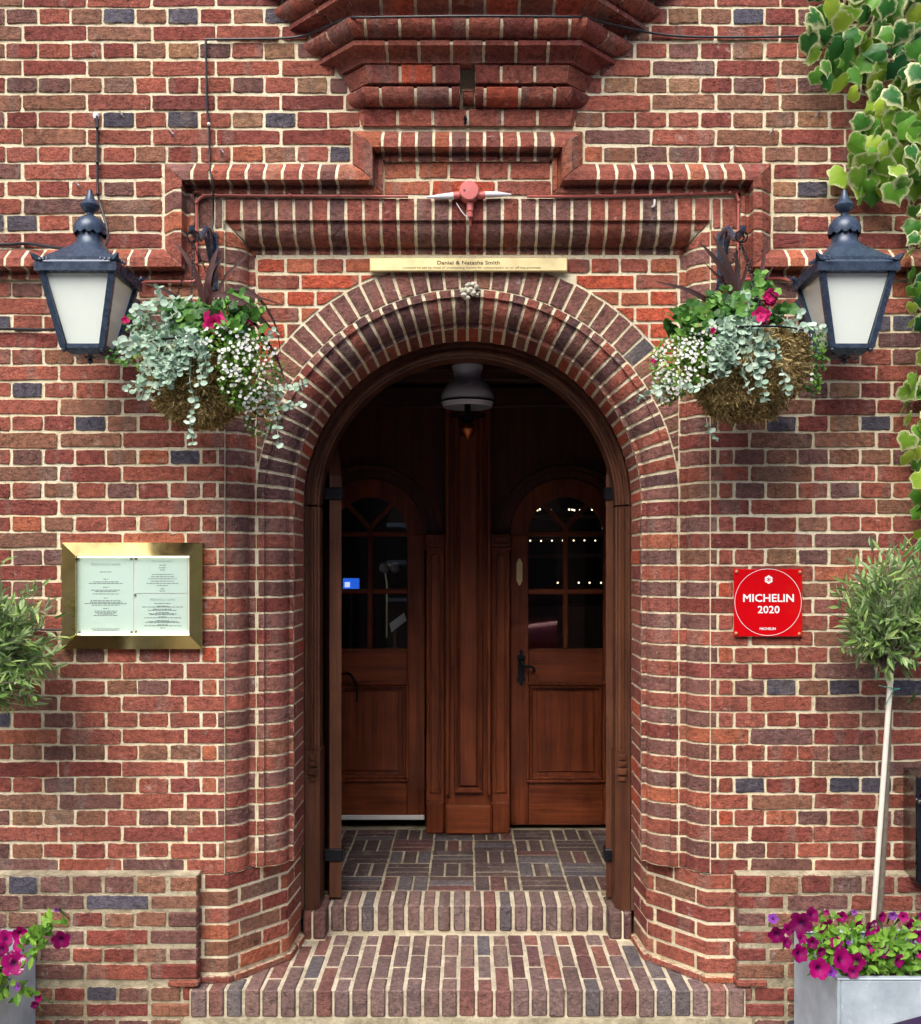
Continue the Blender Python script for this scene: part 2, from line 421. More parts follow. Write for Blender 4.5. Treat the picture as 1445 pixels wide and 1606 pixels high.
# ------------------------------------------------------------------ ground
def mat_paving():
    t = NT('paving'); v = t.coord(rand=False); a = t.noise(v, 1.5, 5); b = t.noise(v, 90, 4, .7)
    c = t.ramp(a, [(.3, lin(150, 146, 136)), (.7, lin(184, 178, 166))]); c = t.mix(1.0, c, t.ramp(b, [(.3, (.75,)*3), (.7, (1.15,)*3)]), 'MULTIPLY')
    t.bump(b, .6, .004); return t.out(c, .9)
def mat_asphalt():
    t = NT('asphalt'); v = t.coord(rand=False); b = t.noise(v, 140, 3, .7); a = t.noise(v, .8, 4)
    c = t.mix(1.0, t.ramp(b, [(.3, (.025,)*3), (.7, (.085,)*3)]), t.ramp(a, [(.3, (.8,)*3), (.7, (1.2,)*3)]), 'MULTIPLY'); t.bump(b, .8, .006); return t.out(c, .9)
PAVE, TAR = mat_paving(), mat_asphalt()
mk('road', plainbox(-150, 150, -300, 60, -.40, -.11), TAR, kind='structure')
pav = mk('pavement', plainbox(-12, 12, -1.35, 1.0, -.35, -.006), MORT, kind='structure')
mk('kerb', box(-12, 12, -1.47, -1.352, -.30, .002, .012), PAVE, kind='structure')
for r_ in range(2):
    for c_ in range(14):
        x0 = -4.2+c_*.6+(r_ % 2)*.3; y0 = -1.345+r_*.64
        mk('paving_slab', box(x0+.004, x0+.596, y0+.004, y0+.632, -.05, rj(.0015), .004), PAVE, pav)

# ------------------------------------------------------------------ the brick front
def zc(py): return EYE+(CY-py)/444.0
bld = empty('brick_building', (0, 0, 0), label='red brick pub front with arched doorway, moulded jambs and stepped brick hood', cat='building')
YS, ZSP = .085, EYE+.232                     # depth of the spandrel plane, springing height
TOPU = lambda i: 13.1+27.1*i
TOPL = lambda i: 442.5+26.27*i if i <= 15 else 836.55+25.6*(i-15)
XE = 2.06

def mat_brick_mass():
    t = NT('brick_mass'); v = t.coord(rand=False); at = t.n('Attribute', _attribute_name='tint')
    ks = ['blue', 'purple', 'brown', 'deep', 'red', 'red', 'orange']
    c = t.ramp(at.outputs['Fac'], [(i/6, PAL[k]) for i, k in enumerate(ks)])
    mid = t.noise(v, 42, 5, .65); c = t.mix(1.0, c, t.ramp(mid, [(.25, (.62,)*3), (.75, (1.2,)*3)]), 'MULTIPLY'); t.bump(mid, .7, .004)
    return t.out(c, .9, spec=.25)
MASS = mat_brick_mass()
def mass_row(g, sg, xa, xb, pitch, z0, z1, y=0.0):
    x = xa
    while x < xb:
        q = polybrick([(sg*x, z0), (sg*(x+pitch-.011), z0), (sg*(x+pitch-.011), z1), (sg*x, z1)], y)
        g.add((q[0], q[1], {'tint': [R.random()]*len(q[0])})); x += pitch

OV = 7
def ovolo(x0, y0, x1, y1): return [(x0+(x1-x0)*math.sin(math.pi/2*k/OV), y0+(y1-y0)*(1-math.cos(math.pi/2*k/OV))) for k in range(OV+1)]
PA = [(.861, 0), (.861, .012)]+ovolo(.861, .012, .79, YS)[1:]+[(.766, YS)]
PB = [(.763, YS), (.735, YS), (.735, YS+.012)]+ovolo(.735, YS+.012, .66, .17)[1:]+[(.643, .17)]

for sg in (-1, 1):
    side = 'left' if sg < 0 else 'right'
    wall = mk('wall', plainbox(*sorted((sg*3.6, sg*.8585)), .0045, .30, -.2, EYE+1.216), MORT, bld, label='%s stretch of brown and red brick wall' % side)
    mass = G()
    for i in range(36):
        t = TOPL(i); z1, z0 = zc(t), zc(t+22.5)
        odd = i % 2
        pitch, x = (.2238, .9985) if odd else (.1117, .9425)
        while x < XE:
            flat_brick(wall, *sorted((sg*(x+.0045+rj(.002)), sg*(x+pitch-.0045+rj(.002)))), z0+rj(.0015), z1+rj(.0015), pal=STR if odd else HDR); x += pitch
        mass_row(mass, sg, x, 3.5, pitch, z0, z1)
    mk('brickwork', mass.out(), MASS, wall, kind='stuff')
    # ---- plinth
    yp = -.05; zz = lambda py: EYE+(CY-py)/450.0
    xi = .9418
    pl = mk('plinth', plainbox(*sorted((sg*3.6, sg*(xi+.006))), yp+.005, .0, -.2, zz(1375)), OLDM, bld, label='projecting brick plinth at the foot of the %s wall' % side)
    zw = zz(1374); V = [(sg*xi, yp+.004, zw), (sg*3.6, yp+.004, zw), (sg*3.6, .004, zw+.006), (sg*xi, .004, zw+.006), (sg*xi, .004, zz(1380))]
    mk('weathering', (V, [(0, 1, 2, 3), (0, 3, 4)]), OLDM, pl, smooth=None)
    mass = G()
    for k, (a, b) in enumerate(((1374.7, 1400.5), (1405, 1427), (1432, 1454), (1460, 1481.5), (1488, 1508.5), (1513, 1535), (1549.5, 1569.5), (1575, 1595), (1600.5, 1621))):
        odd = k % 2 if k < 6 else (k+1) % 2
        if k >= 6: odd = 1 if k == 7 else 0
        x = xi-.006; first = True; z1, z0 = zz(a), zz(b)
        pitch = .2238 if odd else .1117
        while x < XE:
            w = pitch if not first else (pitch*(.78 if odd else (1.0 if k < 6 else .55)))
            a0, b0 = sorted((sg*(x+.0055), sg*(x+w-.0055)))
            if first:                               # the end brick shows its side as well
                o = mk('brick', (lambda q: (q[0], q[1]))(box(a0+rj(.002), b0, yp+rj(.004), .003, z0+rj(.001), z1+rj(.001), .005)), BRICK, pl, col(dict(brown=3, purple=4, deep=3)))
            else: flat_brick(pl, a0, b0, z0+rj(.002), z1+rj(.002), yp, pal=dict(brown=30, purple=25, deep=25, red=10, blue=10))
            x += w; first = False
        mass_row(mass, sg, x, 3.5, pitch, z0, z1, yp)
    mk('tile', box(*sorted((sg*(xi-.006), sg*(xi+.10))), yp-.012, .0, zz(1546), zz(1538), .003), BRICK, pl, PAL['red'])
    mk('brickwork', mass.out(), MASS, pl, kind='stuff')
    # ---- moulded jamb, two orders, and the plain splayed stop under it
    M = lambda a, b, t, s=sg: (s*a, b, t)
    fl = sg < 0
    JP = [(.90, 0)]+PA+PB[1:]+[(.643, .42)]
    g = G(); g.add(sheet(JP, M, zc(1372), ZSP, off=-.0045)); g.add(sheet([(.97, 0)]+PA, M, ZSP, lambda p: min(EYE+1.216, EYE+1.216-(.861-p.x)) if p.x < .861 else EYE+1.3, off=-.0045))
    BP = [(.995, 0), (.846, 0), (.669, .213), (.652, .42)]
    g.add(sheet(BP, M, EYE-1.48, zc(1371), off=-.005))
    V, Fc = [], []; N_ = len(JP)                                       # mortar ledge closing the stop
    up = [M(a, b, zc(1371.5)) for a, b in JP[1:]]; lo = [M(.846, 0, zc(1371.5))]+[M(.669, .213, zc(1371.5)), M(.652, .42, zc(1371.5))]
    g.add((up+lo, [tuple(range(len(up)))+tuple(len(up)+k for k in (2, 1, 0))]))
    jamb = mk('jamb', (g.V, g.F), MORT, bld, label='%s moulded brick door jamb in red and mauve courses' % side)
    for i in range(-3, 36):
        t = TOPL(i) if i >= 0 else 442.5+27.0*i; z1, z0 = zc(t), zc(t+22.5)
        Rt = i % 2 != 0
        c = col(RED if Rt else MAUVE)
        top = (lambda p, z=z1: min(z, EYE+1.212-(.861-p.x)) if p.x < .861 else z)
        j = rj(.003)
        if i < 0: xo = .962
        else: xo = .9925 if Rt else .881
        mk('brick', strip([(xo+rj(.002), 0)]+PA[:-1]+[(.766 if Rt else .7695, YS)], M, z0, top, flip=fl), BRICK, jamb, c)
        if i >= 0 and not Rt: flat_brick(jamb, *sorted((sg*.889, sg*.938)), z0, z1, pal=dict(bright=2, red=3, orange=2))
        if i >= 13:
            c2 = col(RED if Rt else MAUVE)
            if Rt:
                mk('brick', strip(PB, M, z0, z1, flip=fl), BRICK, jamb, c2)
                mk('brick', strip([(.643, .176), (.643, .415)], M, z0, z1, flip=fl), BRICK, jamb, col(RED))
            else:
                mk('brick', strip([(.7565, YS)]+PB[1:]+[(.643, .222)], M, z0, z1, flip=fl), BRICK, jamb, c2)
                mk('brick', strip([(.643, .228), (.643, .415)], M, z0, z1, flip=fl), BRICK, jamb, col(dict(bright=1, red=2)))
    def along(s0, s1):
        out = []; acc = 0
        for (a, b) in zip(BP, BP[1:]):
            L = math.hypot(b[0]-a[0], b[1]-a[1])
            for s in (s0, s1):
                pass
            lo_, hi_ = max(s0, acc), min(s1, acc+L)
            if lo_ < hi_:
                for s in (lo_, hi_):
                    f = (s-acc)/L; p = (a[0]+(b[0]-a[0])*f, a[1]+(b[1]-a[1])*f)
                    if not out or math.hypot(out[-1][0]-p[0], out[-1][1]-p[1]) > 1e-5: out.append(p)
            acc += L
        return out
    for k in range(6):
        z1 = EYE-1.0985-.0591*k; z0 = z1-.0495
        for s0, s1 in (((.004, .055), (.065, .296), (.306, .424), (.432, .628)) if k % 2 == 0 else ((.004, .195), (.205, .383), (.393, .51), (.52, .628))):
            mk('brick', strip(along(s0+rj(.003), s1+rj(.003)), M, z0+rj(.001), z1+rj(.001), flip=fl, lift=rj(.003)), BRICK, jamb, col(dict(red=50, deep=25, brown=15, orange=10)))
    for s0, s1 in ((0, .165), (.17, .395), (.40, .52), (.525, .63)):
        mk('tile', strip(along(s0, s1), M, EYE-1.476, EYE-1.455, flip=fl, lift=.013+rj(.002), D=.04), BRICK, jamb, col(dict(orange=2, red=2)))

# ---- upper wall
uw = mk('wall', plainbox(-3.6, 3.6, .0045, .30, EYE+1.217, zc(-160)), MORT, bld, label='upper brick wall above the string course')
CW = {-2: .76, -1: .735, 0: .684, 1: .6295, 2: .58, 3: .5236, 4: .438, 5: .431, 6: .3885}
CO_ = {6: .010, 5: .040, 4: .015, 3: .049, 2: .053, 1: .057, 0: .06, -1: .065, -2: .06}      # how far each corbel course leans out
mass = G()
for i in range(-5, 14):
    t = TOPU(i); z1, z0 = zc(t), zc(t+23.0)
    lim = (CW.get(i, .80)-1.2*(CO_[i] if i in CO_ else .04)) if i <= 6 else (.4105 if i <= 8 else 1.077)
    for sg in (-1, 1):
        odd = i % 2
        pitch = .2282 if odd else .1141
        edge = (CX-(34.6 if odd else 8.6))/444
        if sg > 0: edge -= .012
        x = edge-pitch*math.floor((edge-lim)/pitch)-pitch
        carry = None
        while x < 1.74:
            a = max(x+.0045, lim+.005); b = x+pitch-.0045
            if carry is not None: a, carry = carry, None
            if b-a < .034 and a < lim+.02: carry = max(a, lim+.005)              # too thin a closer: the next brick takes its place
            elif i < -2: mass_row(mass, sg, a, a+pitch*.9, pitch, z0, z1)
            else: flat_brick(uw, *sorted((sg*(a+rj(.001)), sg*(b+rj(.002)))), z0+rj(.0015), z1+rj(.0015), pal=STR if odd else HDR)
            x += pitch
        mass_row(mass, sg, x, 3.5, pitch, z0, z1)
mk('brickwork', mass.out(), MASS, uw, kind='stuff')
for (a, b, js) in ((253.5, 279, (-.298, -.176, -.068, .036, .147, .298)), (284, 305.5, (-.298, -.129, .10, .298))):      # panel inside the raised hood
    for x0, x1 in zip(js, js[1:]): flat_brick(uw, x0+.005, x1-.005, zc(b), zc(a), pal=dict(bright=3, red=4, orange=2))

# ---- stepped hood mould / string course
HP = [(0, .002), (.006, .008), (.044, .050), (.075, .053), (.0765, .014), (.080, .003), (.089, .003), (.092, .012), (.108, .012)]
path = [(-2.6*444+CX, 391), (258, 391), (258, 257), (553, 257), (553, 206), (914, 206), (914, 257), (1209, 257), (1209, 391), (2.6*444+CX, 391)]
hood = None; hg = G(); todo = []
for q in range(len(path)-1):
    A, B = [Vector(((p[0]-CX)/444, zc(p[1]))) for p in path[q:q+2]]; d = (B-A); L = d.length; d.normalize(); nin = Vector((d.y, -d.x))
    def turn(k):
        if k <= 0 or k >= len(path)-1: return 0
        u = Vector((path[k][0]-path[k-1][0], -(path[k][1]-path[k-1][1]))).normalized(); v = Vector((path[k+1][0]-path[k][0], -(path[k+1][1]-path[k][1]))).normalized()
        return 1 if u.x*v.y-u.y*v.x < 0 else -1
    m0, m1 = turn(q), turn(q+1)                                        # right turn (+1): inner side is shorter
    Mh = lambda s, o, t, A=A, d=d, n=nin: (A.x+d.x*t+n.x*s, -o, A.y+d.y*t+n.y*s)
    s0 = lambda p, m=m0: m*p.x
    s1 = lambda p, m=m1, L=L: L-m*p.x
    hg.add(sheet(HP, Mh, s0, s1, side=1, off=-.004)); cnt = max(1, round(L/.0622))
    # joints square to the run; the brick at each corner is a mitred one
    k0 = (.109 if m0 > 0 else .05) if m0 else 0; k1 = (.109 if m1 > 0 else .05) if m1 else 0; js = [0]
    inner = L-k0-k1
    if inner > .05:
        c_ = max(1, round(inner/.0622)); js = [k0+inner*k/c_ for k in range(c_+1)]
        if m0: js = [0]+js
        if m1: js = js+[L]
    else: js = [0, L]
    for k in range(len(js)-1):
        if A.x+d.x*js[k] < -2.05 or A.x+d.x*js[k+1] > 2.05: continue
        a = s0 if (k == 0 and m0) else js[k]+.005
        b = s1 if (k == len(js)-2 and m1) else js[k+1]-.005
        todo.append((strip(HP, Mh, a, b, side=1, D=.02, lift=rj(.002)), col(dict(red=55, orange=14, mauve=16, deep=15))))
hood = mk('hood_mould', (hg.V, hg.F), MORT, bld)
for g_, c_ in todo: mk('brick', g_, BRICK, hood, c_)

# ---- moulded lintel under the hood
LP = [(0, 0), (.077, 0), (.077, .012)]+[(.077+(.861-x), y) for x, y in PA[2:]]      # u measured down from the top
ZT = EYE+1.293
Ml = lambda u, y, t: (t, y, ZT-u)
a_ = lambda p: -.861+max(0, p.x-.077); b_ = lambda p: .861-max(0, p.x-.077)
g = G(); g.add(sheet(LP, Ml, a_, b_, side=-1, off=-.0045)); g.add(sheet([(0, 0), (.11, 0)], Ml, -.966, -.859, side=-1, off=-.0045)); g.add(sheet([(0, 0), (.11, 0)], Ml, .859, .966, side=-1, off=-.0045))
lint = mk('lintel_moulding', (g.V, g.F), MORT, bld)
nb = 28; w_ = 2*.861/nb
for k in range(nb):
    x0, x1 = -.861+k*w_, -.861+(k+1)*w_; jx = rj(.003)
    lo_ = (lambda p, x0=x0: max(x0+.005, a_(p))); hi_ = (lambda p, x1=x1: min(x1-.005, b_(p)))
    if k in (0, 1, nb-1, nb-2):                                         # end pieces run into the mitre
        prof = [p for p in LP if (-.861+max(0, p[0]-.077)) < x1-.02 and (.861-max(0, p[0]-.077)) > x0+.02]
    else: prof = LP
    mk('brick', strip(prof, Ml, lo_, hi_, side=-1), BRICK, lint, col(dict(mauve=34, red=30, deep=16, purple=20)))
for sg in (-1, 1):
    for x0, x1 in ((.952, .900), (.893, .867)): flat_brick(lint, *sorted((sg*x0, sg*x1)), ZT-.105, ZT, pal=MAUVE if sg < 0 else RED)

# ---- arch: flat outer ring, moulded inner ring, soffit
RO = .869; XC = .7625
def ring_pt(r, a): return (r*math.cos(a), ZSP+r*math.sin(a))
def clip_x(poly, xm, keep_less):
    out = []
    for i in range(len(poly)):
        a, b = poly[i-1], poly[i]; ia = (a[0] <= xm) == keep_less; ib = (b[0] <= xm) == keep_less
        if ia != ib: f = (xm-a[0])/(b[0]-a[0]); out.append((xm, a[1]+(b[1]-a[1])*f))
        if ib: out.append(b)
    return out
NA = 44; da = math.pi/NA
Ma = lambda r, y, a: (r*math.cos(a), y, ZSP+r*math.sin(a))
g = G()
bedring = []
for k in range(97):
    a = math.pi*k/96; bedring.append((a,))
V, Fc = [], []
for k in range(97):                                                    # spandrel bed: plate with the arch cut out
    a = math.pi*k/96; c, s = math.cos(a), math.sin(a); V.append((.75*c, YS+.005, ZSP+.75*s))
    tx = min(.80/abs(c) if abs(c) > 1e-6 else 9, (EYE+1.2-ZSP)/s if s > 1e-6 else 9); V.append((tx*c, YS+.005, ZSP+tx*s))
for k in range(96): Fc.append((2*k, 2*k+1, 2*k+3, 2*k+2))
span = mk('spandrel', (V, Fc), MORT, bld, smooth=None, label='bright orange-red brick panel around the arch')
g.add(sheet(PB+[(.643, .42)], Ma, 0, math.pi, side=1, off=-.0045, steps=64))
arch = mk('arch', (g.V, g.F), MORT, bld, label='semicircular brick arch of mauve and dark voussoirs')
for k in range(NA+1):
    a0, a1 = (k-.5)*da, (k+.5)*da
    ga = .0052/.81
    a0, a1 = max(a0, 0)+ga, min(a1, math.pi)-ga
    if a1-a0 < .02: continue
    pts = [ring_pt(.768, a0), ring_pt(RO, a0), ring_pt(RO, (a0+a1)/2), ring_pt(RO, a1), ring_pt(.768, a1), ring_pt(.768, (a0+a1)/2)]
    pts = clip_x(clip_x(pts, XC, True), -XC, False)
    if len(pts) < 3 or abs(area(pts)) < .0004: continue
    pts = [(p[0]+rj(.0012), p[1]+rj(.0012)) for p in pts]
    mk('brick', polybrick(pts, YS+rj(.001)), BRICK, arch, col(dict(mauve=66, purple=22, brown=10, slate=2)))
for k in range(NA):
    a0, a1 = k*da, (k+1)*da
    mk('brick', strip(PB, Ma, a0+.0052/.7, a1-.0052/.7, ts=1/.7), BRICK, arch, col(dict(plum=44, mauve=24, red=24, deep=8)))
    mk('brick', strip([(.643, .177), (.643, .415)], Ma, a0+.0056/.643, a1-.0056/.643, ts=1/.643), BRICK, arch, col(dict(bright=1, red=2, deep=1)))
# ---- spandrel bricks cut to the arch
def cut_circle(x0, x1, z0, z1, r):
    P = []; m = 14
    for (a, b) in (((x0, z0), (x1, z0)), ((x1, z0), (x1, z1)), ((x1, z1), (x0, z1)), ((x0, z1), (x0, z0))):
        for k in range(m): P.append((a[0]+(b[0]-a[0])*k/m, a[1]+(b[1]-a[1])*k/m))
    keep = [math.hypot(p[0], p[1]-ZSP) > r for p in P]
    if all(keep): return wob_rect(x0, x1, z0, z1)
    if not any(keep): return None
    n = len(P); st = next(i for i in range(n) if keep[i] and not keep[i-1]); Q = []
    for i in range(n):
        if keep[(st+i) % n]: Q.append(P[(st+i) % n])
        else: break
    def on(p, q):
        for _ in range(18):
            m_ = ((p[0]+q[0])/2, (p[1]+q[1])/2)
            if math.hypot(m_[0], m_[1]-ZSP) > r: p = m_
            else: q = m_
        return p
    e = on(Q[-1], P[(st+len(Q)) % n]); s = on(Q[0], P[st-1]); ae, as_ = [math.atan2(p[1]-ZSP, p[0]) for p in (e, s)]
    arc = [ring_pt(r, ae+(as_-ae)*k/4) for k in range(5)]
    out = []
    for i, p in enumerate(Q):                                          # thin the straight runs
        if 0 < i < len(Q)-1:
            a, b = Q[i-1], Q[i+1]
            if abs((p[0]-a[0])*(b[1]-a[1])-(p[1]-a[1])*(b[0]-a[0])) < 1e-9: continue
        out.append(p)
    return out+arc
zr = lambda py: EYE+(CY-py)/(F/(D0+YS))
for k in range(11):
    t = 406.0+25.6*k; z1, z0 = zr(t), zr(t+20.6)
    if z0 < ZSP: break
    for sg in (-1, 1):
        x = .7635; j = 0
        while x > 0.02:
            w = (.106 if k % 2 == 0 else (.158 if j == 0 else .216)); xa, xb = max(0.006, x-w+.005), x-.005
            q = cut_circle(*sorted((sg*xa, sg*xb)), z0+rj(.001), z1+rj(.001), RO+.010)
            if q and abs(area(q)) > .0006: mk('brick', polybrick(q, YS+rj(.001)), BRICK, span, col(SPAN))
            x -= w; j += 1

# ---- corbelled base of the oriel above
def corner(Wd, P, p): d = P-p; return (Wd-P-.414*d, Wd-1.414*d)            # front corner |x|, wall end |x|
def roll(pb, pt, zb, zt):
    h = zt-zb; return [(max(0, pb-.05), zb), (pb, zb)]+[(pb+(pt-pb)*math.sin(math.pi/2*k/7), zb+h*.86*(1-math.cos(math.pi/2*k/7))) for k in range(1, 8)]+[(pt-.003, zt-.003), (pt-.05, zt)]
def cavet(pb, pt, zb, zt):
    l = zt-.017; return [(max(0, pb-.05), zb), (pb, zb)]+[(pt-(pt-pb)*math.cos(math.pi/2*k/6), zb+(l-zb)*math.sin(math.pi/2*k/6)) for k in range(1, 7)]+[(pt, zt), (pt-.05, zt)]
def band(pb, pt, zb, zt): return [(max(0, pb-.05), zb), (pb, zb), (pt, zt), (pt-.05, zt)]
CO = {6: (band, .010, .020), 5: (roll, .028, .068), 4: (band, .074, .089), 3: (cavet, .088, .137), 2: (roll, .125, .178), 1: (cavet, .165, .222), 0: (roll, .205, .265), -1: (cavet, .25, .315), -2: (roll, .30, .36)}
cg, todo = G(), []
for i, (fn, pb, pt) in CO.items():
    t = TOPU(i); z1, z0 = zc(t-1), zc(t+23.2); Wd = CW[i]; pr = fn(pb, pt, z0, z1)
    Mf = lambda p, z, t: (t, -p, z)
    L0 = lambda q, W_=Wd, P=pt: -corner(W_, P, q.x)[0]; L1 = lambda q, W_=Wd, P=pt: corner(W_, P, q.x)[0]
    hw = corner(Wd, pt, pt)[0]; n = max(2, round(2*hw/.116)); hole = i in (4, 5)
    js = [-hw+2*hw*k/n for k in range(n+1)]
    if i in (2, 0, 5): js = [-hw]+[(a+b)/2 for a, b in zip(js, js[1:])]+[hw]
    if hole: js = [x for x in js if abs(x) > .05]; js = sorted(js+[-.027, .027])
    if hole:
        cg.add(sheet(pr, Mf, L0, -.027, side=-1, off=-.005)); cg.add(sheet(pr, Mf, .027, L1, side=-1, off=-.005))
    else: cg.add(sheet(pr, Mf, L0, L1, side=-1, off=-.005))
    pal = dict(red=60, bright=10, deep=25, mauve=5)
    for a, b in zip(js, js[1:]):
        if hole and a < 0 < b:
            if i == 5: todo.append((strip(pr, Mf, -.016, .022, side=-1, lift=-.012), col(pal)))
            continue
        todo.append((strip(pr, Mf, L0 if a == js[0] else a+(.005 if abs(a) != .027 else 0), L1 if b == js[-1] else b-(.005 if abs(b) != .027 else 0), side=-1), col(pal)))
    for sg in (-1, 1):                                                  # canted returns
        def Mc(p, z, t, W_=Wd, P=pt, s=sg):
            c_, e_ = corner(W_, P, p); return (s*(e_+(c_-e_)*t), -p*t, z)
        cg.add(sheet(pr, Mc, 0, 1, side=-1, off=-.005)); L = pt*1.414; m = 1 if L < .20 else 2
        for k in range(m):
            todo.append((strip(pr, Mc, (k/m+.006/max(L, .02)) if k else 0.0, (k+1)/m, side=-1, ts=1/max(L, .03), flip=sg > 0, e=.002), col(pal)))
corb = mk('corbel', (cg.V, cg.F), MORT, bld, label='stepped brick corbel under the bay above the door')
for g_, c_ in todo: mk('brick', g_, BRICK, corb, c_)
mk('bay_wall', plainbox(-.42, .42, -.33, 0, zc(TOPU(-3)+22), zc(-160)), MORT, bld)

# ------------------------------------------------------------------ steps and porch floor
ZT1, ZT2 = EYE-1.477, EYE-1.365
SMORT = mat_oldmortar(); SMORT.name = 'step_mortar'
for e_, c_ in zip(SMORT.node_tree.nodes['Color Ramp'].color_ramp.elements, (lin(166, 156, 136), lin(206, 196, 172), lin(228, 218, 194))): e_.color = (*c_, 1)
st = mk('steps', plainbox(-.966, .966, -.062, .52, -.1, ZT1-.003), SMORT, label='two brick steps of bricks laid on edge up to the porch', cat='steps')
STEP = dict(step=62, slate=14, mauve=14, plum=10)
n = 31; p_ = 1.93/n
for k in range(n):
    x0, x1 = -.965+k*p_+.0045, -.965+(k+1)*p_-.0045
    y = -.068; seq = (.21, .215, .11) if k % 2 else (.105, .215, .215)
    for q, L in enumerate(seq):
        inside = max(abs(x0), abs(x1)) < .63+max(0, (.40-y-L)*.2)
        yb = y+L
        if q > 0 and min(abs(x0), abs(x1)) > .86-.83*max(0, y): break
        mk('brick', box(x0+rj(.0015), x1+rj(.0015), y+(0 if q == 0 else .0045)+rj(.0015), yb-.0045, (ZT1-.094+rj(.002)) if q == 0 else ZT1-.03, ZT1+rj(.0022), .005), BRICK, st, col(STEP)); y = yb
mk('step_base', plainbox(-.985, .985, -.072, .2, -.1, ZT1-.099), OLDM, st)
mk('riser_bed', plainbox(-.556, .556, .487, .70, ZT1-.02, ZT2-.004), SMORT, st)
n = 18; p_ = 1.104/n
for k in range(n):
    x0, x1 = -.552+k*p_+.005, -.552+(k+1)*p_-.005
    mk('brick', box(x0+rj(.002), x1+rj(.002), .482+rj(.003), .668, ZT1+.007, ZT2+rj(.002), .007), BRICK, st, col(STEP))
for sg in (-1, 1):
    mk('block_bed', plainbox(*sorted((sg*.559, sg*.642)), .407, .62, ZT1-.02, ZT2-.005), MORT, st)
    for x0, x1 in ((.558, .606), (.613, .645)): mk('brick', box(*sorted((sg*x0, sg*x1)), .402, .6, ZT1+.004, ZT2, .005), BRICK, st, col(dict(plum=3, mauve=3)))
pf = mk('porch_floor', plainbox(-.95, .95, .668, 1.80, ZT1-.1, ZT2-.003), OLDM, kind='structure')
s_ = .198
for r_ in range(5):
    for c_ in range(-4, 4):
        x0, y0 = c_*s_+(.03), .674+r_*s_; hor = (r_+c_) % 2
        for k in range(3):
            a = k*s_/3
            if hor: q = (x0+.003, x0+s_-.003, y0+a+.0038, y0+a+s_/3-.0038)
            else: q = (x0+a+.0038, x0+a+s_/3-.0038, y0+.0038, y0+s_-.0038)
            mk('brick', box(q[0]+rj(.001), q[1]+rj(.001), q[2], q[3], ZT2-.03, ZT2+rj(.0018), .004), BRICK, pf, col(dict(floor=62, slate=16, plum=22)))
# ------------------------------------------------------------------ porch shell, timber frame and doors
OAK = mat_wood('oak_door', lin(92, 42, 25), lin(136, 70, 37), .38, 1.0, 2, .12)
OAKH = mat_wood('oak_rail', lin(92, 42, 25), lin(138, 72, 38), .38, 1.0, 0, .12)
OAKF = mat_wood('oak_frame', lin(70, 40, 30), lin(102, 64, 42), .45, .8, 2)
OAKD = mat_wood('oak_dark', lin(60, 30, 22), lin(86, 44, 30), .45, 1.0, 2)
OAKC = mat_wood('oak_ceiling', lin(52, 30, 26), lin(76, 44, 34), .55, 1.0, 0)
IRON = mat_plain('black_iron', lin(30, 33, 40), .42, .6, .3, 60, .15)
BRASS = mat_plain('brass', lin(228, 212, 160), .40, .7, .12, 14)
BRASSL = mat_plain('brass_lacquered', lin(196, 176, 118), .12, 1.0, .1, 5)
GLASS = mat_glass('window_glass', (.86, .88, .9))
WHITE = mat_plain('white_plastic', lin(226, 226, 222), .45, 0, .06)
PLAST = mat_plain('dark_plaster', lin(92, 62, 46), .85, 0, .2, 20)

YD = 1.66                                                             # front plane of the inner doors
def D(px, py, y=YD): return W(px, py, y)
# timber arch: posts to the springing, then a turned head
TP = [(.642, .57), (.642, .430), (.632, .430), (.629, .440), (.622, .444), (.618, .434), (.611, .434), (.607, .447), (.600, .452), (.596, .464), (.590, .468), (.590, .57)]
Zb = EYE+(CY-1178)/(F/(D0+.43))                                        # where the mouldings stop on the post
TPB = [(.642, .57), (.642, .425), (.606, .425), (.586, .445), (.584, .57)]
def tsweep(prof, M, t0, t1, steps=1):
    V, Fc = [], []
    for (a, b) in prof:
        for s in range(steps+1): V.append(M(a, b, t0+(t1-t0)*s/steps))
    k = steps+1
    for i in range(len(prof)-1):
        for j in range(steps): Fc.append((i*k+j, i*k+j+1, (i+1)*k+j+1, (i+1)*k+j))
    return V, Fc
frame = mk('door_frame', tsweep(TP, Ma, .006, math.pi-.006, 60), OAKF, bld, smooth=30, label='moulded dark oak arch frame inside the brick arch')
for sg in (-1, 1):
    Mp = lambda a, b, t, s=sg: (s*a, b, t)
    mk('post', tsweep(TP, Mp, Zb, ZSP-.003), OAKF, frame, smooth=30)
    g = G(); g.add(tsweep(TPB, Mp, ZT2, Zb)); g.add(([Mp(a, b, Zb) for a, b in TPB], [tuple(range(len(TPB)))]))
    mk('post_base', (g.V, g.F), OAKF, frame, smooth=30)
    g = G(); z = Zb-.012                                              # carved stop on the post
    for k, (w, h, d) in enumerate(((.016, .024, .014), (.019, .020, .016), (.024, .030, .018), (.018, .018, .013))):
        r = [[(sg*.612+sx*w*f, .425-d*(1-f)*1.4+(.004 if f == 1 else -.0), z-h*(.5+sz*.5*f)) for sx, sz in ((-1, 1), (1, 1), (1, -1), (-1, -1))] for f in (1, .55)]
        g.add(loft(r, cap1=True)); z -= h+.005
    mk('carved_stop', (g.V, g.F), OAKF, frame, smooth=None)
